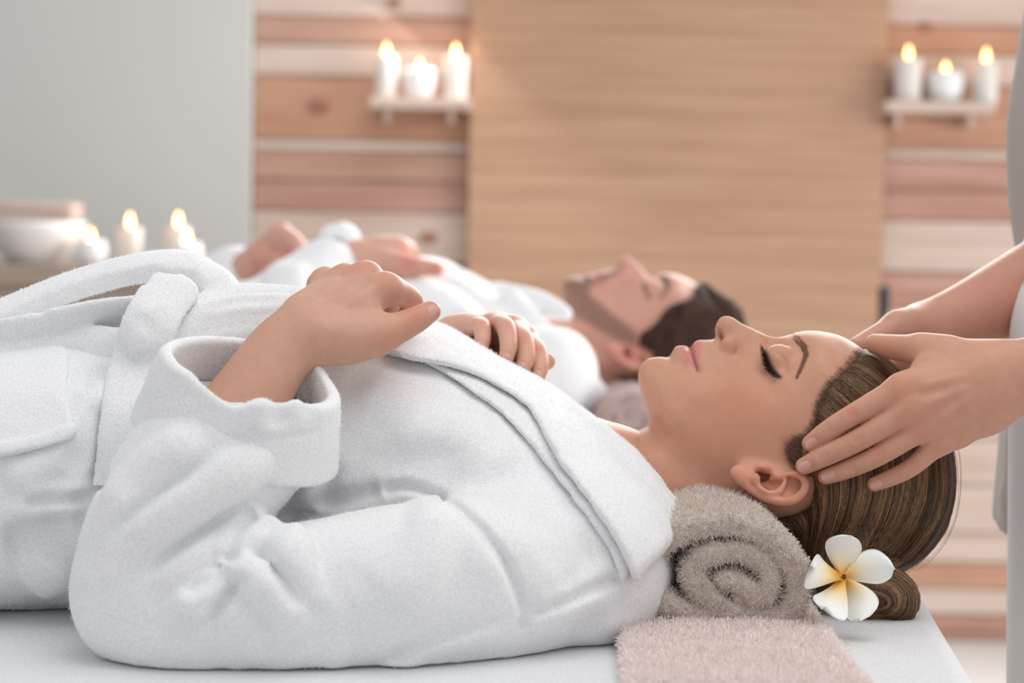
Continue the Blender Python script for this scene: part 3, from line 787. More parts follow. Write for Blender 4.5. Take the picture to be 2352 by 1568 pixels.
def hand_therapist_near():
    P = PT
    parts = dict(
        palm=[(P([(2760,845,-.105),(2520,852,-.096),(2340,864,-.090),(2280,880,-.090)]), [34, 30, 24.5, 24], ((0, 1, 0), 1.18)),
              (P([(2262,852,-.090),(2170,872,-.092),(2074,893,-.092)]), [15, 12, 10.4], None),
              (P([(2262,880,-.092),(2180,908,-.096),(2092,940,-.096)]), [15, 12, 10.2], None),
              (P([(2265,905,-.091),(2200,940,-.095),(2125,976,-.094)]), [15, 12, 9.8], None),
              (P([(2290,912,-.089),(2230,962,-.091),(2166,1006,-.090)]), [17, 13, 9.4], None),
              (P([(2285,838,-.084),(2200,820,-.076),(2120,803,-.064)]), [15, 13, 10], None)],
        blobs=[(W(2160, 850, -.080), (20, 9, 12)), (W(2255, 945, -.086), (18, 13, 15))],
        fingers=[(P([(2120,886,-.092),(2074,893,-.0925),(1962,951,-.091),(1900,990,-.086),(1861,1018,-.081)]), [9.6, 9.2, 7.4, 6.9, 5.6]),
                 (P([(2140,925,-.096),(2088,943,-.097),(1972,1010,-.094),(1892,1048,-.088),(1847,1070,-.083)]), [9.6, 9.0, 7.5, 7.0, 5.8]),
                 (P([(2160,965,-.095),(2122,980,-.095),(2022,1043,-.094),(1950,1075,-.088),(1897,1094,-.084)]), [9.2, 8.6, 7.1, 6.6, 5.4]),
                 (P([(2200,995,-.091),(2164,1010,-.091),(2100,1068,-.090),(2058,1092,-.087),(2008,1112,-.084)]), [8.8, 8.0, 6.3, 5.8, 4.9]),
                 (P([(2170,812,-.072),(2112,803,-.063),(2052,797,-.047),(2010,789,-.034)]), [11, 10, 8.6, 6.8])])
    lo, hi = bbox(parts); hi[0] = min(hi[0], W(2700, 800, -.09)[0])
    v = flesh(parts, lo, hi, 0.0008)
    # knuckle folds, tendons
    for cx, cy, a in ((1956,950,-30), (1970,1008,-24), (2020,1040,-22), (2098,1066,-25), (1896,987,-34), (1890,1046,-25), (1950,1074,-20), (2054,1092,-22)):
        ca, sa = math.cos(math.radians(a + 90)), math.sin(math.radians(a + 90))
        for off in (-7, 0, 7):
            ox, oy = cx + off * math.cos(math.radians(a)), cy + off * math.sin(math.radians(a))
            v.draw([(ox - ca * 12, oy - sa * 12), (ox + off * .3, oy), (ox + ca * 12, oy + sa * 12)], .0007, .0010, n=10, thru=.9)
    for a, b in (((2110,890),(2230,862)), ((2115,935),(2240,885)), ((2145,972),(2240,910)), ((2175,1000),(2245,935))):
        v.draw([a, ((a[0] + b[0]) / 2, (a[1] + b[1]) / 2 - 3), b], -.0010, .0034, n=14)
    for a, b in (((2100,915),(2190,890)), ((2130,958),(2210,915)), ((2160,995),(2230,940))):
        v.draw([a, ((a[0] + b[0]) / 2, (a[1] + b[1]) / 2 - 2), b], .0011, .0036, n=14)
    nl = [nail(v, 1864, 1018, 30, 23, 145), nail(v, 1848, 1071, 33, 25, 152), nail(v, 1902, 1092, 32, 24, 158), nail(v, 2013, 1113, 30, 20, 160)]
    V, Q = v.mesh(2)
    red = [(1955,949,18,.35),(1970,1008,18,.35),(2020,1040,18,.35),(2098,1066,16,.35),(2070,890,40,.25),(2110,960,50,.25),(2040,800,40,.3),(1850,1030,25,.3),(1840,1080,25,.3),(1890,1105,20,.3),(2000,1120,20,.3)]
    return v, V, Q, hand_colors(V, nl, lin(208, 156, 131), red)

def hand_therapist_far():
    P = PT
    parts = dict(
        palm=[(P([(2560,560,.17),(2340,672,.125),(2210,728,.100),(2120,758,.085)]), [40, 31, 24, 20], None),
              (P([(2120,765,.085),(2090,830,.095),(2060,880,.098)]), [17, 14, 11], None),
              (P([(2125,770,.09),(2110,850,.105),(2080,930,.105)]), [17, 14, 11], None),
              (P([(2125,780,.09),(2130,870,.105),(2110,970,.103)]), [17, 14, 11], None),
              (P([(2120,756,.078),(2092,748,.066),(2062,752,.055)]), [15, 14, 11.5], None)],
        fingers=[(P([(2062,752,.055),(2012,775,.042),(1968,796,.030)]), [11, 8.8, 7]),
                 (P([(2060,880,.098),(1960,940,.092),(1880,1000,.085)]), [9.5, 7.5, 6]), (P([(2080,930,.104),(1970,1010,.098),(1880,1060,.088)]), [9.5, 7.5, 6]),
                 (P([(2110,970,.102),(2010,1050,.098),(1930,1100,.088)]), [9, 7, 5.6])])
    lo, hi = bbox(parts); hi[0] = min(hi[0], W(2500, 600, .15)[0])
    v = flesh(parts, lo, hi, 0.0012)
    for x in (2068, 2076, 2084, 2092):
        v.draw([(x, 722), (x + 5, 740), (x + 4, 762)], .0006, .0013, n=12)
    V, Q = v.mesh(1)
    return v, V, Q, hand_colors(V, [], lin(204, 154, 132), [(2300, 700, 120, .3)])

def hand_woman_left():
    P = PT
    fl = np.array([0.45, -0.75, 0.5])
    parts = dict(
        palm=[(P([(470,1060,-.205),(560,930,-.196),(640,815,-.180),(690,765,-.170)]), [27, 24, 21.5, 20], (fl, 1.12)),
              (P([(715,745,-.160),(800,705,-.150),(884,664,-.138)]), [17, 14, 9.8], None),
              (P([(708,738,-.152),(772,692,-.137),(841,637,-.118)]), [16, 14, 9.8], None),
              (P([(702,730,-.142),(750,690,-.122),(797,641,-.096)]), [15, 13, 9.4], None),
              (P([(706,728,-.134),(731,692,-.108),(754,647,-.074)]), [13, 12, 9], None),
              (P([(715,775,-.172),(790,778,-.170),(868,770,-.164)]), [18, 15.5, 11.4], None)],
        blobs=[(W(822, 728, -.156), (14, 10, 13)), (W(790, 770, -.15), (20, 16, 13))],
        fingers=[(P([(850,676,-.143),(884,662,-.139),(944,688,-.116),(934,728,-.100),(905,748,-.106)]), [9.6, 9.2, 7.5, 6.8, 5.6]),
                 (P([(820,650,-.124),(841,637,-.118),(893,668,-.080),(895,720,-.066),(880,750,-.075)]), [9.4, 9.0, 7.6, 7.0, 5.8]),
                 (P([(780,652,-.103),(797,641,-.096),(850,680,-.056),(855,730,-.045),(845,760,-.055)]), [9.2, 8.6, 7.2, 6.6, 5.6]),
                 (P([(736,655,-.08),(751,646,-.074),(800,690,-.036),(805,735,-.028),(798,760,-.036)]), [8.8, 8.0, 6.4, 6, 5]),
                 (P([(800,780,-.168),(868,770,-.164),(948,738,-.154),(988,715,-.146)]), [13, 11.2, 8.7, 6.8])])
    lo, hi = bbox(parts)
    v = flesh(parts, lo, hi, 0.0008)
    v.draw([(955,716),(958,735),(956,756)], .0010, .0011, n=12)
    v.draw([(966,712),(970,730),(967,748)], .0005, .0010, n=12)
    v.draw([(948,722),(951,738),(949,756)], .0004, .0010, n=12)
    for a, b in (((872,652),(740,728)), ((830,632),(712,712)), ((790,632),(700,700))):
        v.draw([a, ((a[0] + b[0]) / 2 + 2, (a[1] + b[1]) / 2 - 3), b], -.0011, .0036, n=14)
    v.draw([(860,640),(800,680),(740,712)], .0008, .0036, n=14)
    v.draw([(818,628),(770,665),(715,700)], .0007, .0036, n=14)
    v.draw([(745,820),(735,770),(760,735)], -.0008, .006, n=14)
    nl = [nail(v, 994, 712, 22, 26, -15)]
    V, Q = v.mesh(3)
    red = [(884,645,26,.35),(843,612,22,.3),(800,615,22,.25),(950,740,30,.25),(900,775,40,.3),(945,705,30,.45),(995,715,22,.4)]
    return v, V, Q, hand_colors(V, nl, lin(206, 160, 137), red)

def hand_woman_right():
    P = PT
    parts = dict(
        palm=[(P([(820,890,.190),(930,840,.150),(1020,795,.112),(1050,785,.10)]), [26, 24, 20, 19], None),
              (P([(1080,790,.100),(1150,785,.082),(1208,782,.058)]), [16, 13, 9.6], None),
              (P([(1065,785,.100),(1120,770,.084),(1180,757,.062)]), [16, 13, 9.6], None),
              (P([(1055,780,.098),(1095,760,.084),(1138,749,.064)]), [16, 13, 9.2], None),
              (P([(1045,778,.094),(1070,762,.082),(1092,754,.064)]), [15, 12, 8.8], None)],
        fingers=[(P([(1208,782,.058),(1234,806,.022),(1240,838,.004),(1236,864,-.004)]), [8.8, 7.2, 6.5, 5.2]),
                 (P([(1180,757,.062),(1202,778,.018),(1208,818,-.002),(1202,845,-.009)]), [8.8, 7.3, 6.7, 5.4]),
                 (P([(1138,749,.064),(1160,750,.014),(1168,790,-.006),(1163,822,-.013)]), [8.6, 7.0, 6.3, 5.2]),
                 (P([(1092,754,.064),(1106,750,.024),(1109,778,.006),(1106,800,.000)]), [8.0, 6.4, 5.8, 4.8]),
                 (P([(1150,800,.085),(1215,815,.07),(1255,830,.055)]), [11, 8.6, 6.5])])
    lo, hi = bbox(parts)
    v = flesh(parts, lo, hi, 0.0008, kp=.008)
    for cx, cy in ((1238,800),(1207,772),(1165,745),(1110,744)):
        for o in (-4, 3): v.draw([(cx - 12, cy + o + 2), (cx, cy + o), (cx + 12, cy + o + 3)], .0004, .0009, n=10)
    nl = [nail(v, 1238, 862, 26, 17, 75), nail(v, 1201, 844, 29, 20, 75), nail(v, 1166, 822, 26, 18, 80), nail(v, 1105, 792, 22, 16, 88)]
    V, Q = v.mesh(1)
    red = [(1230,875,20,.6),(1195,858,20,.6),(1160,840,20,.6),(1240,802,16,.35),(1205,775,16,.35),(1168,745,16,.35),(1112,742,16,.3),(1130,790,16,.5)]
    return v, V, Q, hand_colors(V, nl, lin(216, 168, 146), red)
# ------------------------------------------------------------------ the woman's bathrobe
def loft(v, st, e=2.3, k=0.0, sub=False, zb=BED_Z):
    """reclining trunk along x: rows of (x, centre y, half width, top z)"""
    st = np.array(sorted(st, key=lambda r: r[0])); xs = v.ax[0].astype(float)
    g = lambda j: np.interp(xs, st[:, 0], st[:, j]).astype(np.float32)[:, None, None]
    def sm(a):
        b = a.ravel(); n = max(1, int(0.03 / v.h)); ker = np.hanning(2 * n + 3)[1:-1]; ker /= ker.sum()
        return np.convolve(np.pad(b, n, mode='edge'), ker, 'valid').astype(np.float32)[:, None, None]
    cy, hw, tz = sm(g(1)), sm(g(2)), sm(g(3))
    y = v.ax[1][None, :, None]; z = v.ax[2][None, None, :]
    zc = zb + (tz - zb) * np.float32(0.44); hz = np.where(z > zc, tz - zc, zc - zb + np.float32(0.012))
    q = (np.abs((y - cy) / hw) ** e + np.abs((z - zc) / hz) ** e + 1e-9) ** (1 / e)
    f = (q - 1) * np.minimum(hw, hz)
    x = v.ax[0][:, None, None]
    f = np.maximum(f, np.maximum(np.float32(st[0, 0]) - x, x - np.float32(st[-1, 0])))
    v.F = -smin(-v.F, f.astype(np.float32), k) if sub else smin(v.F, f.astype(np.float32), k)

def drape(v, poly, t, y0, y1, edge=0.0035, ti=0.004):
    """a layer of cloth lying on sculpture v: outline given as pixels, thickness t"""
    poly = spline(np.vstack([poly, poly[:1]]), len(poly) * 4)[:-1]
    lo = np.minimum(PT([(a, b, y0) for a, b in poly]).min(0), PT([(a, b, y1) for a, b in poly]).min(0)); hi = np.maximum(PT([(a, b, y0) for a, b in poly]).max(0), PT([(a, b, y1) for a, b in poly]).max(0))
    lo[1], hi[1] = y0, y1
    r, g = v.sl(lo - 0.01, hi + 0.01)
    n = Vol.__new__(Vol); n.h = v.h; n.ax = [v.ax[i][r[i]] for i in range(3)]; n.n = [len(a) for a in n.ax]; n.lo = np.array([a[0] for a in n.ax], float)
    X, Y, Z = np.meshgrid(*[a.astype(np.float32) for a in n.ax], indexing='ij')
    dx, dy, dz = X - np.float32(CAM[0]), Y - np.float32(CAM[1]), Z - np.float32(CAM[2])
    zz = dx * np.float32(_F[0]) + dy * np.float32(_F[1]) + dz * np.float32(_F[2])
    px = CXP + FPX * (dx * np.float32(_R[0]) + dy * np.float32(_R[1]) + dz * np.float32(_R[2])) / zz
    py = CYP - FPX * (dx * np.float32(_U[0]) + dy * np.float32(_U[1]) + dz * np.float32(_U[2])) / zz
    # distance looked up from a pixel raster
    x0, y0_ = poly.min(0) - 60; x1, y1_ = poly.max(0) + 60
    gx = np.arange(x0, x1, 3.0); gy = np.arange(y0_, y1_, 3.0)
    GX, GY = np.meshgrid(gx, gy, indexing='ij'); SD = poly_sd(poly, GX, GY)
    i = np.clip(((px - x0) / 3.0), 0, len(gx) - 1).astype(np.int32); j = np.clip(((py - y0_) / 3.0), 0, len(gy) - 1).astype(np.int32)
    sd = SD[i, j].astype(np.float32) * (zz / np.float32(FPX))
    f = v.F[r]
    a = -smin(-(f - np.float32(t)), -sd, edge)
    n.F = np.maximum(a, -(f + np.float32(ti)))
    return n

def rough(V, amp, scale, seed=0):
    """small uneven relief of cloth"""
    return noise3(V + seed, scale) * amp

def woman_robe():
    lo = (W(-330, 900, -.1)[0], -0.300, BED_Z - 0.004); hi = (W(1600, 1100, -.1)[0], 0.21, BED_Z + 0.235)
    v = Vol(lo, hi, 0.0017)
    top = [(1520,1110,.120),(1480,1072,.150),(1430,1030,.170),(1330,952,.182),(1250,893,.182),(1150,838,.178),(1060,784,.174),(1000,756,.172),(900,738,.168),(800,722,.165),
           (700,705,.163),(600,700,.162),(500,708,.166),(400,718,.172),(300,732,.178),(150,742,.184),(0,750,.188),(-400,764,.19)]
    st = []
    for px, py, hw in top:
        p = W(px, py, 0.0); st.append((p[0], 0.0, hw, p[2]))
    loft(v, st, 2.35)
    tv = Vol.__new__(Vol); tv.h, tv.lo, tv.n, tv.ax = v.h, v.lo, v.n, v.ax; tv.F = v.F.copy()          # trunk alone, for the belt
    # shoulder and upper arm sleeve, forearm sleeve
    v.ell(W(1330, 1310, -.130), (.046, .060, .046), None, k=.014)
    v.tube(PT([(1345,1318,-.150),(1240,1322,-.176),(1130,1328,-.200)]), [.047, .050, .048], k=.022, n=10)
    v.tube(PT([(1240,1322,-.176),(1100,1330,-.204),(950,1347,-.222),(700,1376,-.236),(450,1392,-.240),(325,1368,-.236)]), [.050, .051, .049, .0465, .0455, .041], k=.003, n=40)
    sv = Vol.__new__(Vol); sv.h, sv.lo, sv.n, sv.ax = v.h, v.lo, v.n, v.ax; sv.F = np.full(v.n, .05, np.float32)
    sv.tube(PT([(325,1368,-.236),(372,1235,-.228),(450,1115,-.218),(532,1005,-.211),(570,920,-.207)]), [.041, .046, .0505, .0500, .0495], n=24)
    sv.tube(PT([(596,770,-.205),(650,600,-.19)]), [.060, .075], k=.003, sub=True)      # the sleeve ends open inside the cuff
    v.F = smin(v.F, sv.F, .0025); del sv
    # collar rising round the neck
    for sg in (-1, 1):
        v.tube(PT([(1330,1000,.06*sg),(1400,1050,.075*sg),(1460,1130,.085*sg),(1490,1220,.085*sg),(1470,1290,.075*sg)]), [.014, .016, .017, .017, .016], k=.018, n=20)
    # the body of cloth under the arm at the shoulder, running on below the sleeve
    v.ell(W(1352, 1398, -.155), (.032, .05, .022), None, k=.008)
    v.tube(PT([(1330,1428,-.175),(1200,1468,-.210),(1050,1500,-.236),(900,1528,-.255)]), [.016, .013, .011, .007], k=.004, n=14)
    G = 1.0
    def crease(px, deep=.006, lobe=.005, sig=.0034, wide=.017, side=1, fade=.25, n=30):
        """sharp line where one fold of cloth lies over the next"""
        q = np.asarray(px, float); t = np.gradient(q, axis=0); t /= np.linalg.norm(t, axis=1, keepdims=True)
        off = np.stack([-t[:, 1], t[:, 0]], 1) * side * 30          # the overlapping cloth swells beside the line
        v.draw(q + off * (wide / .017), -lobe * G, wide * .7, fade=max(fade, .3), n=n, thru=.93); v.draw(px, deep * G, sig, fade=max(fade, .3), n=n, thru=.93)
    def D(px, amp, sig, **kw): v.draw(px, amp * G, sig, thru=.93, **kw)
    def roll(px, r, h, k=.003, n=26, ends=(.25, .25)):
        """a rounded fold of cloth lying on the surface: radius r, standing h proud, sinking away at its ends"""
        q = spline(np.asarray(px, float), n); P = v.surf(q)
        for _ in range(3): P[1:-1] = (P[:-2] + P[1:-1] * 2 + P[2:]) / 4
        e = .003; g = np.stack([v.sample(P + np.eye(3)[j] * e) - v.sample(P - np.eye(3)[j] * e) for j in range(3)], -1); g /= np.linalg.norm(g, axis=1, keepdims=True) + 1e-9
        for _ in range(4): g[1:-1] = (g[:-2] + g[1:-1] + g[2:]) / 3
        g /= np.linalg.norm(g, axis=1, keepdims=True)
        u = np.linspace(0, 1, n); w = sstep(u, 0, ends[0]) * sstep(1 - u, 0, ends[1])
        rr = np.interp(u, np.linspace(0, 1, len(np.atleast_1d(r))), np.atleast_1d(r)); hh = h * w - .0012 * (1 - w)
        v.tube(P - g * (rr - hh)[:, None], rr, k=k)
    # forearm sleeve
    roll([(670,1024),(585,1068),(490,1122),(395,1184),(308,1262),(235,1355)], [.014, .017, .019, .017], .0110, .0022, ends=(.32, .5))
    roll([(470,1004),(380,1044),(300,1114),(240,1206),(205,1310)], [.016, .020, .021, .018], .0065, .003, ends=(.2, .45))
    roll([(596,1186),(540,1222),(470,1264),(390,1316),(310,1374)], [.012, .015, .015], .0110, .0022, ends=(.12, .5))
    roll([(532,1326),(480,1360),(425,1404),(375,1460)], [.010, .014, .013], .0085, .0022, ends=(.15, .5))
    roll([(590,1320),(562,1372),(532,1434),(520,1500)], [.010, .015, .015], .0065, .003, ends=(.15, .5))
    roll([(524,1290),(545,1258),(590,1238),(636,1234),(664,1264),(684,1318),(722,1370),(800,1404)], [.010, .014, .015, .015, .014, .013, .011], .0135, .0025, n=36, ends=(.1, .4))
    roll([(535,1298),(585,1330),(636,1372),(668,1430),(676,1500)], [.010, .014, .016, .013], .0110, .0025, ends=(.12, .45))
    D([(500,1040),(440,1084),(358,1138),(280,1200),(240,1260)], .0055, .0034, fade=.35); D([(600,1136),(520,1186),(454,1230),(380,1282),(320,1340)], .0055, .0034, fade=.35)
    D([(588,1172),(550,1212),(528,1256),(520,1298)], .0090, .0042, fade=.15); D([(520,1296),(490,1328),(450,1350),(410,1372)], .0060, .0036, fade=.3)
    D([(575,1312),(540,1348),(505,1392),(470,1450)], .0055, .0034, fade=.35); D([(600,1285),(640,1318),(668,1362),(690,1410)], .0050, .0040, fade=.35)
    D([(330,1100),(262,1185),(214,1290),(205,1380)], -.0030, .018); D([(770,1450),(850,1430),(920,1360)], .0040, .022)
    # boundary of sleeve and trunk, seams of the shoulder
    D([(584,1222),(690,1178),(800,1142),(880,1122)], .0050, .0050, fade=.12)
    D([(870,1126),(930,1116),(985,1130),(1052,1168),(1124,1238),(1171,1315),(1199,1393),(1198,1455)], .0065, .0030, n=44, fade=.06)
    D([(895,1150),(945,1140),(985,1156),(1036,1196),(1092,1260),(1135,1330),(1160,1400)], -.0030, .011, n=36)
    D([(1010,1116),(1090,1170),(1160,1240),(1215,1320)], -.0020, .012, n=30)
    D([(1201,1411),(1290,1385),(1380,1345),(1425,1322)], .0065, .0032, fade=.1)
    D([(1205,1430),(1300,1405),(1400,1362)], -.0025, .009); D([(1230,1385),(1320,1350)], -.0020, .009)
    roll([(978,1150),(990,1235),(955,1335),(880,1435),(800,1510)], [.012, .020, .024, .020], .0080, .006, ends=(.2, .4))
    crease([(1190,1420),(1060,1450),(950,1490),(880,1518)], .0050, .0040, .0040, .012, side=-1, fade=.3)
    D([(1230,1140),(1310,1230),(1380,1320)], .0032, .014); D([(1160,1160),(1240,1270),(1290,1350)], -.0030, .016); D([(1260,1320),(1320,1290),(1370,1270)], .0025, .013)
    # chest
    def D(px, amp, sig, **kw): v.draw(px, amp * 1.7, sig, **kw)
    D([(800,880),(900,905),(960,970),(975,1060)], -.0040, .022); D([(700,1060),(712,1120),(706,1180)], -.0030, .009); D([(738,1050),(742,1110),(738,1170)], .0030, .007)
    D([(1060,930),(1090,1010),(1180,1110)], -.0030, .018)
    # trunk left of the sleeve
    D([(254,860),(226,906),(205,950),(160,1020),(90,1070),(0,1110)], -.0055, .010, fade=.12); D([(246,910),(212,965),(186,1022),(150,1090)], .0050, .007)
    D([(246,930),(246,1000),(236,1080),(225,1140)], .0055, .005)
    crease([(219,1140),(165,1148),(100,1150),(40,1160)], .0045, .0025, .0036, .010, side=1); D([(0,1176),(100,1170),(200,1166)], -.0025, .008)
    D([(180,895),(220,865),(255,835)], .0025, .007)
    D([(0,1250),(80,1240),(170,1200)], .0035, .014); D([(60,1350),(130,1330),(165,1290)], -.0035, .014)
    # gathers behind the hand
    for c, am in (([(430,722),(520,700),(600,690),(690,694)], -.0045), ([(420,742),(520,720),(610,716),(680,720)], .0045), ([(430,760),(530,746),(620,752),(660,758)], -.0045), ([(440,796),(520,782),(600,778)], .0040)): D(c, am, .0055)
    # broad unevenness
    idx = np.where(np.abs(v.F) < 0.009); P = np.stack([v.ax[0][idx[0]], v.ax[1][idx[1]], v.ax[2][idx[2]]], 1)
    v.F[idx] += (noise3(P, 24) * 0.0014 + noise3(P, 55) * 0.0005).astype(np.float32)
    v.F = np.maximum(v.F, np.float32(BED_Z + .0012) - v.ax[2][None, None, :])          # it lies on the sheet
    return v, tv

def ribbon(v, pts, half, thick, wdir, n=40, k=0.002):
    """flat band of cloth along a curve; wdir = direction of its width"""
    P = spline(pts, n); T = np.gradient(P, axis=0); T /= np.linalg.norm(T, axis=1, keepdims=True)
    w = np.asarray(wdir, float); N = np.cross(T, w / np.linalg.norm(w)); N /= np.linalg.norm(N, axis=1, keepdims=True)
    v.tube(P, half, k=k, flat=(N, half / thick))
def woman_cuff():
    a, b = W(544, 1010, -.202), W(582, 842, -.213)
    ax = b - a; L = np.linalg.norm(ax); ax /= L
    lo, hi = np.minimum(a, b) - .075, np.maximum(a, b) + .075
    v = Vol(lo, hi, 0.0018)
    X, Y, Z = np.meshgrid(*v.ax, indexing='ij')
    d = np.stack([X - a[0], Y - a[1], Z - a[2]], -1)
    t = d @ ax.astype(np.float32)
    e1 = np.cross(ax, [0, 1, 0]); e1 /= np.linalg.norm(e1); e2 = np.cross(ax, e1)
    u = d @ e1.astype(np.float32); w = d @ e2.astype(np.float32)
    ang = np.arctan2(w, u)
    rr = np.sqrt(u * u + w * w * 1.12)
    R = 0.0552 + 0.0012 * np.sin(3 * ang + 0.6) + 0.0008 * np.sin(5 * ang) - 0.21 * (t - L * .5)
    # outline of the rim: dips toward the viewer, rises at the left
    toward = (d @ np.array([0, -1.0, 0], np.float32)) / 0.055; left = (d @ np.array([-1.0, 0, 0], np.float32)) / 0.055
    topc = L + 0.004 * np.clip(left, -1, 1) ** 3 - 0.0075 * np.exp(-((left + 0.12) / 0.30) ** 2) * (toward > 0) + .003 * np.exp(-((left + 0.75) / 0.2) ** 2)
    botc = -0.002 + 0.003 * np.sin(ang + 1.0)
    th = 0.0042
    f = np.abs(rr - R) - th
    f = -smin(-f, -(t - topc), .004); f = -smin(-f, -(botc - t), .004)
    v.F = f.astype(np.float32)
    v.draw([(390,985),(480,1005),(590,1010),(690,1000),(750,985)], .002, .0022, n=20)
    v.draw([(600,900),(606,950),(596,1000)], -.003, .009); v.draw([(645,880),(638,940),(640,990)], .003, .008); v.draw([(700,870),(706,920),(700,960)], .002, .005)
    v.draw([(420,850),(480,920),(560,960)], .0018, .012)
    V, Q = v.mesh(1)
    return v, V + noise3(V, 60)[:, None] * .0005, Q

LAPEL = [(880,800),(925,770),(985,735),(1060,765),(1150,818),(1250,868),(1330,930),(1425,1002),(1500,1080),(1545,1150),(1572,1200),(1530,1260),(1490,1300),(1458,1332),(1440,1300),(1414,1245),(1349,1148),(1271,1044),(1232,966),(1200,924),(1116,872),(1050,846),(985,832),(930,822)]
LAPEL2 = [(870,806),(985,760),(1150,840),(1330,960),(1500,1150),(1440,1320),(1424,1332),(1408,1284),(1362,1206),(1271,1089),(1200,999),(1135,934),(1038,869),(973,832),(910,818)]
POCKET = [(-200,815),(0,790),(100,788),(150,795),(157,850),(152,895),(160,950),(168,1000),(120,1020),(60,1035),(0,1048),(-200,1080)]
POCKET_HEM = [(-200,1035),(0,1012),(80,995),(166,968),(170,1002),(120,1020),(60,1035),(0,1048),(-200,1082)]
BELT_END = [(296,700),(340,672),(400,655),(412,668),(398,720),(385,770),(372,830),(362,900),(345,960),(325,1015),(290,1075),(250,1120),(243,1060),(248,960),(254,880),(268,800),(280,745)]

def woman_belt(tv):
    lo = (W(-260, 700, -.1)[0], -.24, W(300, 1130, -.2)[2]); hi = (W(790, 700, -.1)[0], .0, W(300, 560, -.1)[2])
    v = Vol(lo, hi, 0.0020)
    # bow loop standing above the knot, and the strip below it
    wd = np.array([0.0, 1.0, 0.16])
    ribbon(v, PT([(-200,800,-.075),(-60,746,-.07),(40,706,-.066),(140,666,-.062),(240,634,-.058),(330,614,-.056),(410,610,-.055),(462,630,-.055),(488,660,-.056),(496,690,-.058),(480,712,-.062),(440,722,-.070)]), .024, .0098, wd, n=150)
    ribbon(v, PT([(440,722,-.076),(380,712,-.085),(330,716,-.090),(240,724,-.094),(120,748,-.100),(0,772,-.106),(-180,800,-.108)]), .017, .0052, np.array([0.0, .75, -.65]), n=80)
    # the rest of the belt round the waist behind the hand, pleated
    ribbon(v, PT([(380,786,-.128),(450,752,-.118),(540,732,-.104),(640,728,-.090),(740,735,-.08)]), .0165, .0075, np.array([0, .35, .94]), n=60)
    ribbon(v, PT([(420,735,-.100),(500,704,-.082),(590,690,-.066),(690,696,-.058)]), .0130, .0075, np.array([0, .6, .8]), n=50)
    for c in ([(430,752),(520,728),(620,722),(690,728)], [(430,772),(530,746),(630,742)], [(470,712),(560,690),(660,690)]): v.draw(c, .0032, .0028, n=24)
    # strip that runs left along the waist
    q = spline(np.array([(330,800),(255,800),(180,792),(100,796),(20,806),(-60,815),(-180,825)], float), 14)
    P = tv.surf(q); P[:, 1] -= .004
    ribbon(v, P, .0150, .0060, np.array([0, .35, .94]), n=70)
    # hanging end over the side of the waist
    q = spline(np.array([(392,668),(366,700),(344,745),(326,805),(310,870),(298,940),(290,1020),(282,1100)], float), 18)
    P = tv.surf(q); P[:, 1] = np.minimum(P[:, 1], np.interp(q[:, 1], [650, 700, 760, 830], [-.105, -.124, -.138, -.13])); P = np.array([W(a, b, y - .006) for (a, b), y in zip(q, P[:, 1])])
    for k_ in range(2): P[1:-1] = (P[:-2] + P[1:-1] + P[2:]) / 3
    ribbon(v, P, .0185, .0044, np.array([.93, -.10, -.36]), n=120)
    v.draw([(345,690),(322,750),(300,850)], -.0016, .005); v.draw([(385,690),(362,760),(345,850)], .0016, .004)
    for c in ([(10,726),(150,672),(280,634),(380,622),(440,636),(470,664)], [(40,736),(170,684),(290,650),(360,644)]):
        v.draw(c, .0028, .003, n=24)
    v.draw([(0,820),(100,808),(200,806),(250,814)], .002, .003)
    V, Q = v.mesh(1)
    return V + noise3(V, 90)[:, None] * .0005, Q

# ------------------------------------------------------------------ the woman's hair
HAIR_OUT = [(1978,796),(1955,826),(1925,858),(1893,890),(1876,925),(1870,962),(1860,990),(1846,1010),(1836,1034),(1840,1058),(1856,1080),(1866,1100),(1866,1130),(1850,1160),(1822,1176),(1770,1186),(1720,1192),(1690,1215),(1700,1330),(1900,1380),(2100,1340),(2300,1200),(2300,900),(2150,780),(2030,740)]
def woman_hair(hv):
    b = drape(hv, HAIR_OUT, .0055, -.12, .12, edge=.014, ti=.010)
    lo = b.lo - np.array([0.002, 0.02, .042]); hi = np.array([b.ax[i][-1] for i in range(3)]) + np.array([.02, .02, .01])
    v = Vol(lo, hi, .0016)
    X, Y, Z = np.meshgrid(*v.ax, indexing='ij'); P = np.stack([X, Y, Z], -1).reshape(-1, 3)
    out = np.empty(len(P), np.float32)
    for i in range(0, len(P), 2000000): out[i:i + 2000000] = b.sample(P[i:i + 2000000])
    v.F = out.reshape(v.n)
    # fuller crown and back, bun below the nape
    v.ell(W(2054, 1108, 0), (.0412, .066, .050), None, k=.018)
    v.ell(W(2076, 1010, 0), (.028, .056, .034), None, k=.016)
    v.ell(W(1950, 1235, 0), (.045, .056, .026), None, k=.022)
    v.tube(PT([(1960,1280,-.040),(1945,1330,-.065),(1965,1375,-.078)]), [.026, .022, .018], k=.010, n=10)
    v.tube(PT([(1925,1345,-.080),(1985,1338,-.092),(2035,1350,-.090),(2057,1378,-.084),(2030,1402,-.080),(1970,1405,-.082)]), [.013, .015, .016, .0155, .013, .012], k=.006, n=26)
    return v
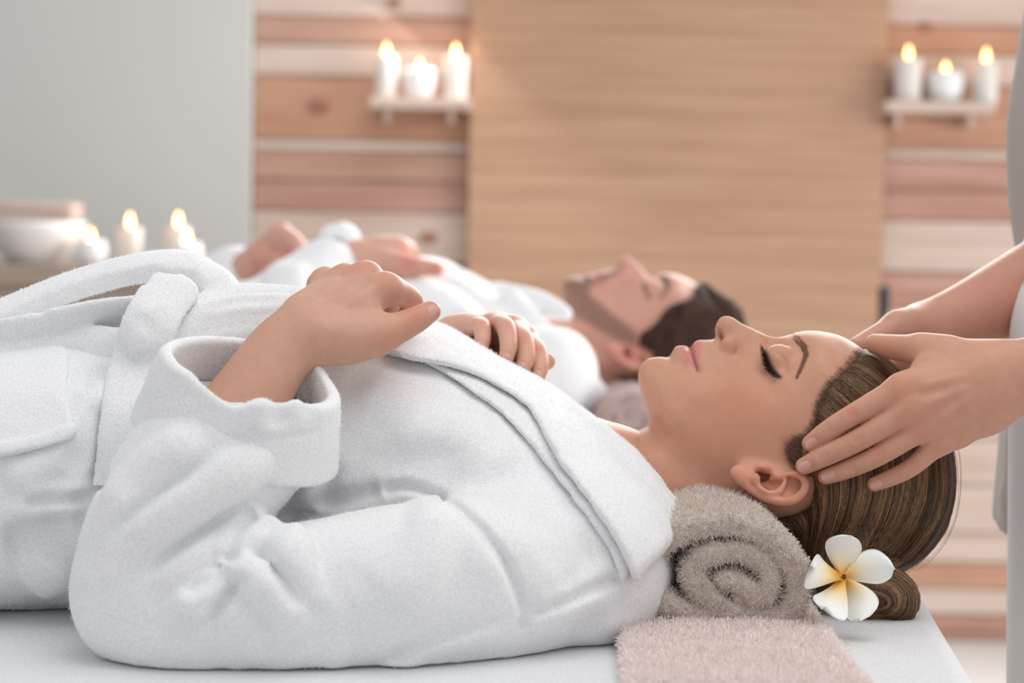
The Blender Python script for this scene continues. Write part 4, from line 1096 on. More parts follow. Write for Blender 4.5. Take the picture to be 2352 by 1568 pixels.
GUIDES = [
 [(1982,797),(2060,836),(2130,900),(2182,1000),(2202,1090),(2194,1180),(2156,1256),(2096,1306),(2030,1345)],
 [(1972,812),(2040,850),(2110,925),(2155,1020),(2166,1110),(2146,1195),(2098,1262),(2044,1306),(2000,1350)],
 [(1948,836),(2015,880),(2080,955),(2112,1045),(2112,1130),(2080,1210),(2030,1280),(1975,1350)],
 [(1918,864),(1985,915),(2045,985),(2070,1070),(2060,1160),(2020,1245),(1960,1340)],
 [(1888,898),(1945,955),(1995,1025),(2012,1100),(1995,1180),(1960,1260),(1930,1340)],
 [(1868,950),(1915,1000),(1950,1060),(1955,1130),(1935,1200),(1912,1270),(1905,1340)],
 [(1838,1004),(1868,1038),(1900,1085),(1908,1145),(1895,1210),(1882,1275),(1886,1340)],
 [(1834,1040),(1850,1074),(1868,1110),(1876,1160),(1868,1215),(1862,1275),(1872,1335)],
 [(1828,1170),(1842,1180),(1852,1196),(1852,1225),(1850,1260),(1852,1300),(1862,1335)],
 [(1700,1196),(1745,1190),(1790,1192),(1822,1206),(1840,1236),(1846,1280),(1856,1325)]]
BUN = [[(1930,1290),(1985,1300),(2058,1312),(2106,1356),(2102,1412),(2040,1446),(1980,1440)], [(1950,1330),(2000,1335),(2045,1350),(2062,1378),(2050,1402),(2015,1412),(1975,1408)], [(1950,1360),(1990,1358),(2030,1368),(2038,1385),(2020,1396),(1990,1400),(1970,1400)]]
def hair_strands(v, guides, count, seed, rad=.00022, jit=4.0, lift=.0012, m=22, cen=(1985.0, 1090.0)):
    rs = np.random.RandomState(seed); G = np.array([spline(np.array(g, float), m) for g in guides])
    s = rs.rand(count) * (len(G) - 1); i = np.minimum(s.astype(int), len(G) - 2); f = (s - i)[:, None, None]
    # clumps: strands gather toward common lines
    cl = np.round(s * 22 + .5 * np.sin(s * 31)) / 22; cl = np.clip(cl, 0, len(G) - 1.001); ic = np.minimum(cl.astype(int), len(G) - 2); fc = (cl - ic)[:, None, None]
    tt = np.linspace(0, 1, m)[None, :, None]
    base = G[i] * (1 - f) + G[i + 1] * f; clump = G[ic] * (1 - fc) + G[ic + 1] * fc
    P = base * (1 - .4 * tt ** .7) + clump * .4 * tt ** .7
    ph = rs.rand(count, 1, 2) * 6.28; P = P + jit * np.sin(tt * (3 + 4 * rs.rand(count, 1, 1)) + ph) * (0.3 + 0.7 * tt) + rs.normal(size=(count, 1, 2)) * jit * 0.6
    # depth of the hair surface on a raster of pixels, looked up for every strand point
    gx, gy = np.arange(1660, 2240, 3.0), np.arange(760, 1460, 3.0); A, B = np.meshgrid(gx, gy, indexing='ij')
    if not hasattr(v, 'dep'):
        o_, h_ = v.surf(np.stack([A.ravel(), B.ravel()], 1), ymin=-.115, ymax=.09, mask=True)
        v.dep = o_[:, 1].reshape(A.shape); v.hit = h_.reshape(A.shape)
    def look(q):
        i = np.clip(((q[..., 0] - gx[0]) / 3), 0, len(gx) - 1.001); j = np.clip(((q[..., 1] - gy[0]) / 3), 0, len(gy) - 1.001)
        i0, j0 = i.astype(int), j.astype(int); fi, fj = i - i0, j - j0
        ok_ = v.hit[i0, j0] & v.hit[i0 + 1, j0] & v.hit[i0, j0 + 1] & v.hit[i0 + 1, j0 + 1]
        d = v.dep[i0, j0] * (1 - fi) * (1 - fj) + v.dep[i0 + 1, j0] * fi * (1 - fj) + v.dep[i0, j0 + 1] * (1 - fi) * fj + v.dep[i0 + 1, j0 + 1] * fi * fj
        return d, ok_
    cen = np.array(cen)
    for _ in range(18):                                # points off the silhouette slide inward
        d, ok_ = look(P)
        P = np.where(ok_[..., None], P, P + (cen - P) * .016)
    d, ok_ = look(P); d = np.where(ok_, d, -.03)
    dr = _F * FPX + _R * (P[..., :1] - CXP) + _U * (CYP - P[..., 1:2])
    flat = CAM + dr * ((d - CAM[1]) / dr[..., 1])[..., None]
    e = .002
    g = np.stack([v.sample(flat + np.eye(3)[k] * e) - v.sample(flat - np.eye(3)[k] * e) for k in range(3)], -1)
    g /= np.linalg.norm(g, axis=2, keepdims=True) + 1e-9
    # drop jumps (rows that slip off the silhouette)
    off = lift * (rs.rand(count, 1, 1) * 1.4 - .25)
    S = flat + g * off
    ok = (np.linalg.norm(np.diff(S, axis=1), axis=2).max(1) < .050)
    S = S[ok]
    tap = np.minimum(1, np.minimum(np.linspace(.25, 3, m), np.linspace(3, .25, m)))
    r = rad * (.6 + .8 * rs.rand(len(S), 1)) * tap[None]
    q = rs.rand(len(S)); hl = np.clip(.36 + .22 * np.sin(s[ok] * 7.0 + 1.0) + .14 * np.sin(s[ok] * 41) + .34 * rs.normal(size=len(S)), 0, 1)[:, None]
    c = lin(66, 47, 36)[None] * (1 - hl) + lin(168, 130, 96)[None] * hl
    c = c * (.75 + .5 * q[:, None])
    return strands_mesh(S, r, c)

def hairline_wisps(hv, hr):
    """fine short hairs that soften the hairline, from the temple to the nape"""
    rs = np.random.RandomState(21)
    H = spline(np.array([(1972,800),(1950,826),(1922,856),(1894,886),(1876,922),(1868,960),(1852,992),(1828,1006),(1812,1024),(1812,1050),(1832,1068)], float), 300)
    FL = spline(np.array([(95,60),(95,62),(90,66),(85,70),(75,75),(70,72),(66,56),(64,48),(58,44),(54,34),(46,26)], float), 300)
    n = 1100; i = rs.randint(0, 300, n)
    st = H[i] + rs.normal(size=(n, 2)) * 3.5 - FL[i] / np.linalg.norm(FL[i], axis=1, keepdims=True) * np.abs(rs.normal(size=(n, 1))) * (2 + 7 * (rs.rand(n, 1) < .12))
    u = np.linspace(0, 1, 7)[None, :, None]
    L = (.45 + .6 * rs.rand(n, 1, 1)); bend = rs.normal(size=(n, 1, 1)) * 9
    d = FL[i][:, None]; nrm = np.stack([-d[..., 1], d[..., 0]], -1) / np.linalg.norm(d, axis=2, keepdims=True)
    P = st[:, None] + d * L * u + nrm * bend * u * (1 - u) * 2 + nrm * rs.normal(size=(n, 1, 1)) * 5 * u
    A = hv.surf(P.reshape(-1, 2), ymin=-.095, ymax=.05).reshape(n, 7, 3); B, hb = hr.surf(P.reshape(-1, 2), ymin=-.115, ymax=.05, mask=True)
    B = B.reshape(n, 7, 3); hb = hb.reshape(n, 7)
    use = hb & (B[..., 1] < A[..., 1]); S = np.where(use[..., None], B, A); S[..., 1] -= .0003 + .0012 * u[..., 0] * rs.rand(n, 1)
    ok = np.linalg.norm(np.diff(S, axis=1), axis=2).max(1) < .012; S = S[ok]
    q = rs.rand(len(S), 1); c = (lin(74, 53, 42) * (1 - q) + lin(140, 104, 78) * q)
    return strands_mesh(S, np.array([.00003, .00005, .00007, .00009, .0001, .0001, .00006]), c)

def eyelashes(hv):
    rs = np.random.RandomState(5); S, C = [], []
    line = spline(np.array([(1755,803),(1761,821),(1768,838),(1777,851),(1791,864)], float), 60)
    pos = hv.surf(line)
    for i in range(60):
        for _ in range(2):
            t = i / 59; a = math.radians(196 + 38 * (1 - t) - 46 * t + rs.normal() * 5)
            L = (.0082 - .002 * abs(t - .55)) * (.8 + .35 * rs.rand()) * (0.75 + .25 * t)
            d = np.array([math.cos(a) * .9, -.62, -math.sin(a) * .6]); d /= np.linalg.norm(d)
            curl = np.array([-.15, -.3, .9])
            u = np.linspace(0, 1, 6)[:, None]
            S.append(pos[i] + d * L * u + curl * L * .35 * u ** 2); C.append(lin(24, 18, 16))
    V, Q, C = strands_mesh(np.array(S), np.array([.00024, .00022, .0002, .00016, .0001, .00005]), np.array(C))
    return V, Q, C
def eyebrow(hv):
    rs = np.random.RandomState(6); S, C = [], []
    b = spline(np.array([(x, y, w) for (x, y), w in zip(BROW, BROW_W)]), 200)
    T = np.gradient(b[:, :2], axis=0); T /= np.linalg.norm(T, axis=1, keepdims=True); N = np.stack([-T[:, 1], T[:, 0]], 1)
    idx = rs.randint(0, 196, 420)
    st = b[idx, :2] + N[idx] * (rs.rand(420, 1) * 2 - 1) * b[idx, 2:3] * .62
    en = st + T[idx] * (9 + 5 * rs.rand(420, 1)) + N[idx] * rs.normal(size=(420, 1)) * 2.2
    A = hv.surf(st); B = hv.surf(en); u = np.linspace(0, 1, 4)[None, :, None]
    S = A[:, None] * (1 - u) + B[:, None] * u; S[:, :, 1] -= .0002
    ok = np.linalg.norm(B - A, axis=1) < .0075; S = S[ok]
    return strands_mesh(S, np.array([.00007, .00012, .0001, .00004]), np.tile(lin(128, 88, 70), (len(S), 1)))
# ------------------------------------------------------------------ towels, flower
def flat_towel():
    a, b = WZ(1432, 1500, BED_Z), WZ(1960, 1500, BED_Z)
    v = Vol((a[0] - .03, -.37, BED_Z - .002), (b[0] + .04, .17, BED_Z + .03), .0025)
    X, Y, Z = np.meshgrid(*v.ax, indexing='ij')
    # outline in plan: left and right edges through the seen pixels
    L0, L1 = WZ(1438, 1568, BED_Z + .012), WZ(1424, 1430, BED_Z + .012); R0, R1 = WZ(2008, 1568, BED_Z + .012), WZ(1893, 1425, BED_Z + .012)
    xl = L0[0] + (Y - L0[1]) * (L1[0] - L0[0]) / (L1[1] - L0[1]); xr = R0[0] + (Y - R0[1]) * (R1[0] - R0[0]) / (R1[1] - R0[1])
    dx = np.maximum(xl - X, X - xr); dy = np.maximum(-.34 - Y, Y - .14); dz = np.abs(Z - (BED_Z + .006)) - .0065
    R = .006; q = [np.maximum(t + R, 0) for t in (dx, dy, dz)]
    f = np.sqrt(q[0] ** 2 + q[1] ** 2 + q[2] ** 2) + np.minimum(np.maximum(np.maximum(dx, dy), dz) + R, 0) - R
    P = np.stack([X, Y, Z], -1).reshape(-1, 3)
    v.F = (f + (noise3(P, 190) * .0011 + noise3(P, 45) * .0012).reshape(f.shape)).astype(np.float32)
    V, Q = v.mesh(1)
    t = empty('spread_towel', 'dusty pink terry towel spread flat under the rolled towel', 'towel')
    mesh_obj('cloth', V, Q, PINK, t)
    P, T = fuzz_mesh(V, Q, 60000, .0034, .00030, 3, lambda c, n: (n[:, 2] > -.2) * (c[:, 1] < .0) * 1.0, .8)
    tag(mesh_obj('pile', P, T, PINKF, t, smooth=False), kind='stuff')
ROLL = [(1632,1424),(1570,1412),(1508,1378),(1484,1330),(1498,1276),(1540,1236),(1600,1212),(1672,1205),(1738,1220),(1790,1256),(1824,1306),(1832,1362),(1812,1412),(1770,1424),(1716,1420),(1668,1404),
        (1632,1378),(1604,1346),(1594,1312),(1618,1282),(1664,1268),(1716,1272),(1758,1294),(1776,1330),(1764,1366),(1738,1376),(1722,1360),(1694,1340),(1664,1334)]
def rolled_towel():
    Yf = -.166; C = np.array([W(a, b, Yf)[[0, 2]] for a, b in ROLL]); C = spline(C, 150)
    zlow = BED_Z + .0115
    C[:, 1] += 0.0
    v = Vol((C[:, 0].min() - .014, Yf - .006, zlow - .002), (C[:, 0].max() + .014, .15, C[:, 1].max() + .014), .0013)
    gx, gz = np.meshgrid(v.ax[0].astype(float), v.ax[2].astype(float), indexing='ij')
    d = np.full(gx.shape, 1.0); rr = np.interp(np.linspace(0, 1, 150), [0, .05, .5, .9, 1], [.0070, .0082, .0078, .0072, .0060])
    for i in range(149):
        a, b = C[i], C[i + 1]; e = b - a; t = np.clip(((gx - a[0]) * e[0] + (gz - a[1]) * e[1]) / (e @ e + 1e-12), 0, 1)
        d = np.minimum(d, np.hypot(gx - a[0] - e[0] * t, gz - a[1] - e[1] * t) - rr[i])
    f2 = d.astype(np.float32)[:, None, :]
    y = v.ax[1][None, :, None]; z = v.ax[2][None, None, :]
    dy = np.maximum(np.float32(Yf) - y, y - np.float32(.140)) + 0 * f2
    R = np.float32(.006); q1 = np.maximum(f2 + R, 0); q2 = np.maximum(dy + R, 0)
    f = np.sqrt(q1 * q1 + q2 * q2) + np.minimum(np.maximum(f2, dy) + R, 0) - R
    f = np.maximum(f, np.float32(zlow) - z)
    idx = np.abs(f) < .006; X, Y, Z = np.meshgrid(*v.ax, indexing='ij'); P = np.stack([X[idx], Y[idx], Z[idx]], 1)
    f[idx] += noise3(P, 70) * .0014 + noise3(P, 230) * .0008
    # the neck presses into it
    v.F = f.astype(np.float32)
    V, Q = v.mesh(1)
    t = empty('rolled_towel', 'taupe terry towel rolled up as a neck cushion beside the flower', 'towel')
    mesh_obj('cloth', V, Q, TAUPE, t)
    P, T = fuzz_mesh(V, Q, 110000, .0032, .00026, 4, lambda c, n: (c[:, 1] < .02) * 1.0, .75)
    tag(mesh_obj('pile', P, T, TAUPEF, t, smooth=False), kind='stuff')
    p = W(1716, 1378, Yf + .004)
    bm = rbox((p[0] - .009, Yf + .0035, p[2] - .006), (p[0] + .010, Yf + .006, p[2] + .006), .002)
    bobj('woven_tab', bm, mat_plain('tab_cloth', lin(205, 192, 184), .8, .1, scale=400), t, True)

def flower():
    PET = mat_attr('petal', .45, .4, .25)
    c = W(1938, 1326, -.152); e = empty('plumeria_flower', 'white plumeria flower with yellow heart tucked in hair beside the rolled towel', 'flower')
    tips = [(1966,1232,-.150),(2047,1318,-.146),(1966,1428,-.158),(1872,1402,-.184),(1853,1282,-.190)]
    wid = [.0115, .0112, .0118, .0122, .0112]
    for k_, (tp, wd) in enumerate(zip(tips, wid)):
        q = W(*tp); ax = q - c; L = np.linalg.norm(ax); ax /= L
        view = (CAM - c); view /= np.linalg.norm(view)
        sd = np.cross(view, ax); sd /= np.linalg.norm(sd); nn = np.cross(ax, sd)
        nu, nv = 26, 17; U, Vv = np.meshgrid(np.linspace(0, 1, nu), np.linspace(-1, 1, nv), indexing='ij')
        half = wd * (0.16 + .84 * np.sin(np.clip(U * 1.12, 0, 1) * math.pi * .62) ** 1.15) * np.sqrt(np.clip(1 - np.clip((U - .62) / .38, 0, 1) ** 2.4, 0, 1))
        skew = .0042 * np.sin(U * math.pi) + .003 * U                     # pinwheel twist
        H = -.006 * np.sin(U * math.pi * .9) + .010 * U - .0045 * (Vv ** 2) * (U > 0) + .0035 * Vv * (1 - U * .4) + .0035 * np.clip(-Vv, 0, 1) ** 3
        P = c + ax * (U * L)[..., None] + sd * (Vv * half + skew)[..., None] - nn * (-H)[..., None]
        top = P.reshape(-1, 3); und = (P - nn * .0009).reshape(-1, 3)
        a = np.arange(nu - 1)[:, None] * nv + np.arange(nv - 1)[None]
        q4 = np.stack([a, a + nv, a + nv + 1, a + 1], -1).reshape(-1, 4); n0 = len(top)
        rim = np.concatenate([np.arange(nu) * nv, (nu - 1) * nv + np.arange(1, nv), np.arange(nu - 1)[::-1] * nv + nv - 1, np.arange(1, nv - 1)[::-1]])
        Q = np.vstack([q4, q4[:, ::-1] + n0, np.stack([rim, np.roll(rim, -1), np.roll(rim, -1) + n0, rim + n0], -1)])
        y = (np.exp(-(U / .40) ** 2) * np.clip(1.05 - .35 * (Vv + .3) ** 2, 0, 1)).reshape(-1, 1); o = np.exp(-(U / .16) ** 2).reshape(-1, 1)
        C = lin(246, 246, 244) * (1 - y) + lin(250, 198, 60) * y; C = C * (1 - .7 * o) + lin(226, 140, 30) * .7 * o
        mesh_obj('petal', np.vstack([top, und]), Q, PET, e, np.vstack([C, C]))
    lathe('throat', [(0, 0), (.0010, .0004), (.0016, .0016), (.0012, .003)], mat_plain('flower_throat', lin(120, 74, 24), .6, .2), e, (c[0], c[1] - .001, c[2] - .001), 10)
    # short tube that tucks into the hair
    v = Vol(c - .012, c + np.array([.012, .03, .012]), .001); v.tube([c + np.array([0, .002, 0]), c + np.array([0, .010, .0]), c + np.array([.002, .022, .003])], [.0024, .0026, .0022], n=8)
    V, Q = v.mesh(0); mesh_obj('flower_tube', V, Q, mat_plain('flower_tube', lin(232, 226, 196), .5, .3), e)
# ------------------------------------------------------------------ the man on the far table
YM = 1.12
MAN_FRONT = [(1236,752),(1262,748),(1290,742),(1305,728),(1303,712),(1297,692),(1292,672),(1293,655),(1302,641),(1316,636),(1328,636),(1337,637),(1344,632),(1352,629),(1360,629),(1366,632),(1372,626),(1381,622),
 (1393,621),(1408,618),(1415,612),(1417,603),(1422,595),(1432,589),(1443,590),(1455,598),(1470,613),(1484,629),(1497,638),(1507,635),(1518,629),(1535,628),(1560,633),(1588,646),(1608,662)]
MS, MA = .60, math.radians(12)
def man_to_canon(p):
    x, y = (p[0] - 1440) / MS, (p[1] - 592) / MS
    return (1668 + x * math.cos(MA) + y * math.sin(MA), 726 - x * math.sin(MA) + y * math.cos(MA))
def canon_to_man3(V):
    """canonical head space (the woman's) -> the man's place"""
    o = W(1668, 726, 0); d = W(1440, 592, YM)
    s = MS * ((YM - CAM[1]) / (0 - CAM[1]))
    Q = (V - o) * s; c, sn = math.cos(MA), math.sin(MA)
    return np.stack([Q[:, 0] * c + Q[:, 2] * sn, Q[:, 1] * .98, -Q[:, 0] * sn + Q[:, 2] * c], 1) + d
def man():
    sil = [man_to_canon(p) for p in MAN_FRONT] + HEAD_SIL[52:]
    sp = np.array(sil, float); sd = poly_sd(sp, np.array([c[0] for c in HEAD_CTL], float), np.array([c[1] for c in HEAD_CTL], float))
    ctl = [c for c, s in zip(HEAD_CTL, sd) if s < -6 - c[2] * .12]
    v, V, Q = build_head(sil, ctl, h=.0016, woman=False)
    px, py = proj(np.stack([V[:, 0], -np.abs(V[:, 1]), V[:, 2]], 1))
    C = np.tile(lin(206, 154, 136), (len(V), 1))
    def mixc(c, m):
        C[:] = C * (1 - m[:, None]) + c * m[:, None]
    beard = [(1380,880),(1430,830),(1480,810),(1530,800),(1570,790),(1600,770),(1640,770),(1645,800),(1620,822),(1590,850),(1560,870),(1570,900),(1620,925),(1680,960),(1740,985),(1780,1010),(1800,1060),(1760,1080),(1700,1060),(1640,1040),(1560,1010),(1500,990),(1440,960)]
    mixc(lin(112, 82, 72), .74 * sstep(-poly_sd(beard, px, py), -14, 22))
    mixc(lin(196, 128, 118), .7 * lips_mask(px + 20, py - 14))
    b = spline(np.array([(x, y, w) for (x, y), w in zip(BROW, BROW_W)]), 30); bm = np.zeros(len(V))
    for x, y, w in b: bm = np.maximum(bm, np.exp(-((px - x) ** 2 + (py - y) ** 2) / (w * 1.2) ** 2))
    mixc(lin(60, 42, 36), .9 * bm)
    mixc(lin(70, 44, 38), .8 * np.exp(-(line_d([(1757,806),(1768,838),(1792,864)], px, py) / 7) ** 2))
    mixc(lin(222, 140, 124), .6 * np.exp(-(((px - 1765) / 80) ** 2 + ((py - 1110) / 40) ** 2)) * (np.abs(V[:, 1]) > .06))
    hair_poly = [(1950,775),(1958,815),(1930,850),(1890,872),(1862,905),(1845,950),(1820,985),(1795,1010),(1800,1050),(1855,1070),(1872,1110),(1850,1165),(1790,1185),(1740,1195),(1740,1330),(2300,1330),(2300,760),(2030,700)]
    mixc(lin(58, 40, 34), sstep(-poly_sd(hair_poly, px, py), -18, 26))
    P = empty('person', 'person in a white robe lying on the far table, out of focus behind', 'person')
    hb = drape(v, np.array(hair_poly, float), .010, -.12, .12, edge=.010, ti=.008)
    hb.ell(W(2060, 900, 0), (.03, .045, .03), None, k=.02)
    HV, HQ = hb.mesh(1); HV = HV + noise3(HV, 160)[:, None] * .0014
    hc = lin(62, 44, 37)[None] * (1 + .5 * noise3(HV * np.array([1, 1, .4]), 300))[:, None]
    # trunk, robe
    lo = (W(-350, 700, YM)[0], .83, BED_Z - .004); hi = (W(1430, 700, YM)[0], 1.42, W(700, 480, YM)[2])
    r = Vol(lo, hi, .0045)
    top = [(1410,915,.10),(1370,860,.14),(1310,790,.185),(1250,730,.20),(1180,684,.208),(1100,634,.208),(1030,600,.205),(960,588,.20),(880,596,.195),(800,608,.19),(700,622,.19),(600,640,.19),(450,690,.19),(300,735,.19),(0,790,.2),(-400,800,.2)]
    loft(r, [(W(a, b, YM)[0], YM, w, W(a, b, YM)[2]) for a, b, w in top], 2.3)
    r.tube(PT([(1260,860,.93),(1000,900,.90),(720,930,.895),(640,800,.93),(700,690,.985),(750,640,1.02)]), [.06, .058, .052, .05, .05, .048], k=.006, n=30)
    r.tube(PT([(1250,850,1.32),(900,880,1.36),(520,800,1.36),(480,690,1.33),(540,640,1.28)]), [.06, .058, .052, .05, .045], k=.006, n=30)
    r.tube(PT([(1150,668,1.05),(1230,690,1.02),(1290,716,1.00),(1302,726,.99)]), [.012, .014, .010, .006], k=.010, n=12)
    r.tube(PT([(1180,690,1.0),(1260,770,.985),(1330,850,.98),(1385,912,.985)]), [.012, .012, .012, .010], k=.010, n=14)
    r.draw([(960,610),(1060,660),(1150,740),(1230,840)], .008, .012); r.draw([(1000,600),(1100,650),(1180,710)], -.006, .012); r.draw([(1040,700),(1120,760),(1190,850)], -.006, .014)
    r.draw([(560,640),(640,630),(720,640)], -.012, .02); r.draw([(500,620),(520,650),(560,680)], -.008, .02)
    X, Y, Z = np.meshgrid(*r.ax, indexing='ij'); idx = np.abs(r.F) < .015
    r.F[idx] += (noise3(np.stack([X[idx], Y[idx], Z[idx]], 1), 20) * .003).astype(np.float32)
    r.F = np.maximum(r.F, np.float32(BED_Z + .0012) - r.ax[2][None, None, :])
    RV, RQ = r.mesh(1)
    # belt bow: a loop standing up at the middle
    bl = Vol((W(660, 560, 1.04)[0], .96, W(700, 680, 1.04)[2]), (W(840, 560, 1.04)[0], 1.12, W(700, 500, 1.04)[2]), .003)
    ribbon(bl, PT([(690,650,1.04),(722,602,1.04),(745,556,1.04),(772,534,1.04),(800,546,1.04),(800,566,1.04),(772,582,1.04),(742,616,1.04),(722,652,1.04)]), .022, .008, np.array([0, 1, .15]), n=40)
    BV, BQ = bl.mesh(1)
    # hands
    q = PT
    near = dict(palm=[(q([(690,710,.975),(760,632,1.01),(815,604,1.03)]), [30, 29, 27], None), (q([(815,604,1.03),(870,582,1.04),(915,572,1.045)]), [25, 22, 15], None), (q([(830,610,1.02),(890,606,1.01),(930,612,1.00)]), [20, 17, 14], None)],
                fingers=[(q([(910,570,1.045),(938,574,1.06),(946,600,1.07),(935,612,1.065)]), [13, 11, 10, 9]), (q([(885,566,1.06),(912,566,1.085),(922,590,1.10)]), [12, 11, 10]), (q([(925,612,1.0),(968,614,.995),(1004,618,.99)]), [13, 11, 9])])
    lo2, hi2 = bbox(near); nv = flesh(near, lo2, hi2, .0022); NV, NQ = nv.mesh(1)
    far = dict(palm=[(q([(470,680,1.30),(540,640,1.27),(590,606,1.24)]), [30, 27, 24], None), (q([(590,602,1.24),(620,566,1.22),(645,540,1.20)]), [21, 18, 15], None)],
               fingers=[(q([(648,538,1.20),(676,556,1.17),(694,584,1.15),(698,604,1.14)]), [13, 12, 11, 9.5]), (q([(634,548,1.22),(655,570,1.19),(668,598,1.17)]), [12, 11, 10]), (q([(600,590,1.21),(640,596,1.18)]), [13, 10])])
    lo2, hi2 = bbox(far); fv = flesh(far, lo2, hi2, .0022); FV, FQ = fv.mesh(1)
    bd = Vol((lo[0], .88, BED_Z + .01), (W(1420, 800, YM)[0], 1.42, BED_Z + .27), .008)
    loft(bd, [(W(a, b, YM)[0], YM, w * .8, BED_Z + (W(a, b, YM)[2] - BED_Z) * .8) for a, b, w in top], 2.2)
    bd.tube(PT([(1260,860,.93),(1000,900,.90),(720,930,.895),(640,800,.93),(700,690,.985),(770,630,1.012)]), [.04, .038, .035, .03, .026, .022], n=20)
    bd.tube(PT([(1400,830,YM),(1300,830,YM),(1200,840,YM)]), [.052, .056, .07], n=8)
    bd.tube(PT([(1250,850,1.32),(900,880,1.36),(520,800,1.36),(480,690,1.33),(540,640,1.275),(590,606,1.242)]), [.04, .038, .035, .03, .024, .019], n=20)
    BDV, BDQ = bd.mesh(1)
    sk = lin(214, 166, 148)
    def red(V_, pts):
        x, y = proj(V_); C_ = np.tile(sk, (len(V_), 1))
        for a, b, rr, s in pts:
            m = (s * np.exp(-((x - a) ** 2 + (y - b) ** 2) / rr ** 2))[:, None]; C_ = C_ * (1 - m) + lin(208, 120, 108) * m
        return C_
    V, Q, C = join([(canon_to_man3(V), Q, C), (NV, NQ, red(NV, [(940,600,22,.7),(1004,618,18,.6)])), (FV, FQ, red(FV, [(660,590,26,.6),(700,600,20,.5),(600,600,30,.4)])), (BDV, BDQ, sk)])
    mesh_obj('body', V, Q, SKIN, P, C)
    mesh_obj('hair', canon_to_man3(HV), HQ, HAIR2, P, hc)
    rb = mesh_obj('bathrobe', RV, RQ, ROBE, P)
    mesh_obj('belt', BV, BQ, ROBE, rb)
    # rolled towel under his neck
    tv = Vol((W(1330, 900, 1.0)[0], .88, BED_Z - .002), (W(1560, 900, 1.0)[0], 1.38, BED_Z + .11), .003)
    C0 = W(1450, 950, .90); zc = BED_Z + .0325
    gx, gz = np.meshgrid(tv.ax[0], tv.ax[2], indexing='ij'); rho = np.hypot((gx - C0[0]) / 1.25, gz - zc); th = np.arctan2(gz - zc, gx - C0[0])
    f2 = rho - .032 + .0022 * np.cos(3 * th); spiral = np.abs(((rho + .012 * th / (2 * math.pi)) % .012) - .006) - .0045
    y = tv.ax[1][None, :, None]; dy = np.maximum(np.float32(.89) - y, y - np.float32(1.36))
    f = np.maximum(f2[:, None, :], dy); f = np.where(dy > -.006, np.maximum(f, spiral[:, None, :] * 1.0), f)
    tv.F = f.astype(np.float32); X, Y, Z = np.meshgrid(*tv.ax, indexing='ij'); idx = np.abs(tv.F) < .008
    tv.F[idx] += (noise3(np.stack([X[idx], Y[idx], Z[idx]], 1), 60) * .0022).astype(np.float32)
    TV, TQ = tv.mesh(1)
    tag(mesh_obj('rolled_towel', TV, TQ, mat_terry('mauve_terry', lin(176, 150, 146), lin(200, 176, 172), 400, .7, .002)), 'mauve towel rolled up under the neck on the far table', 'towel')
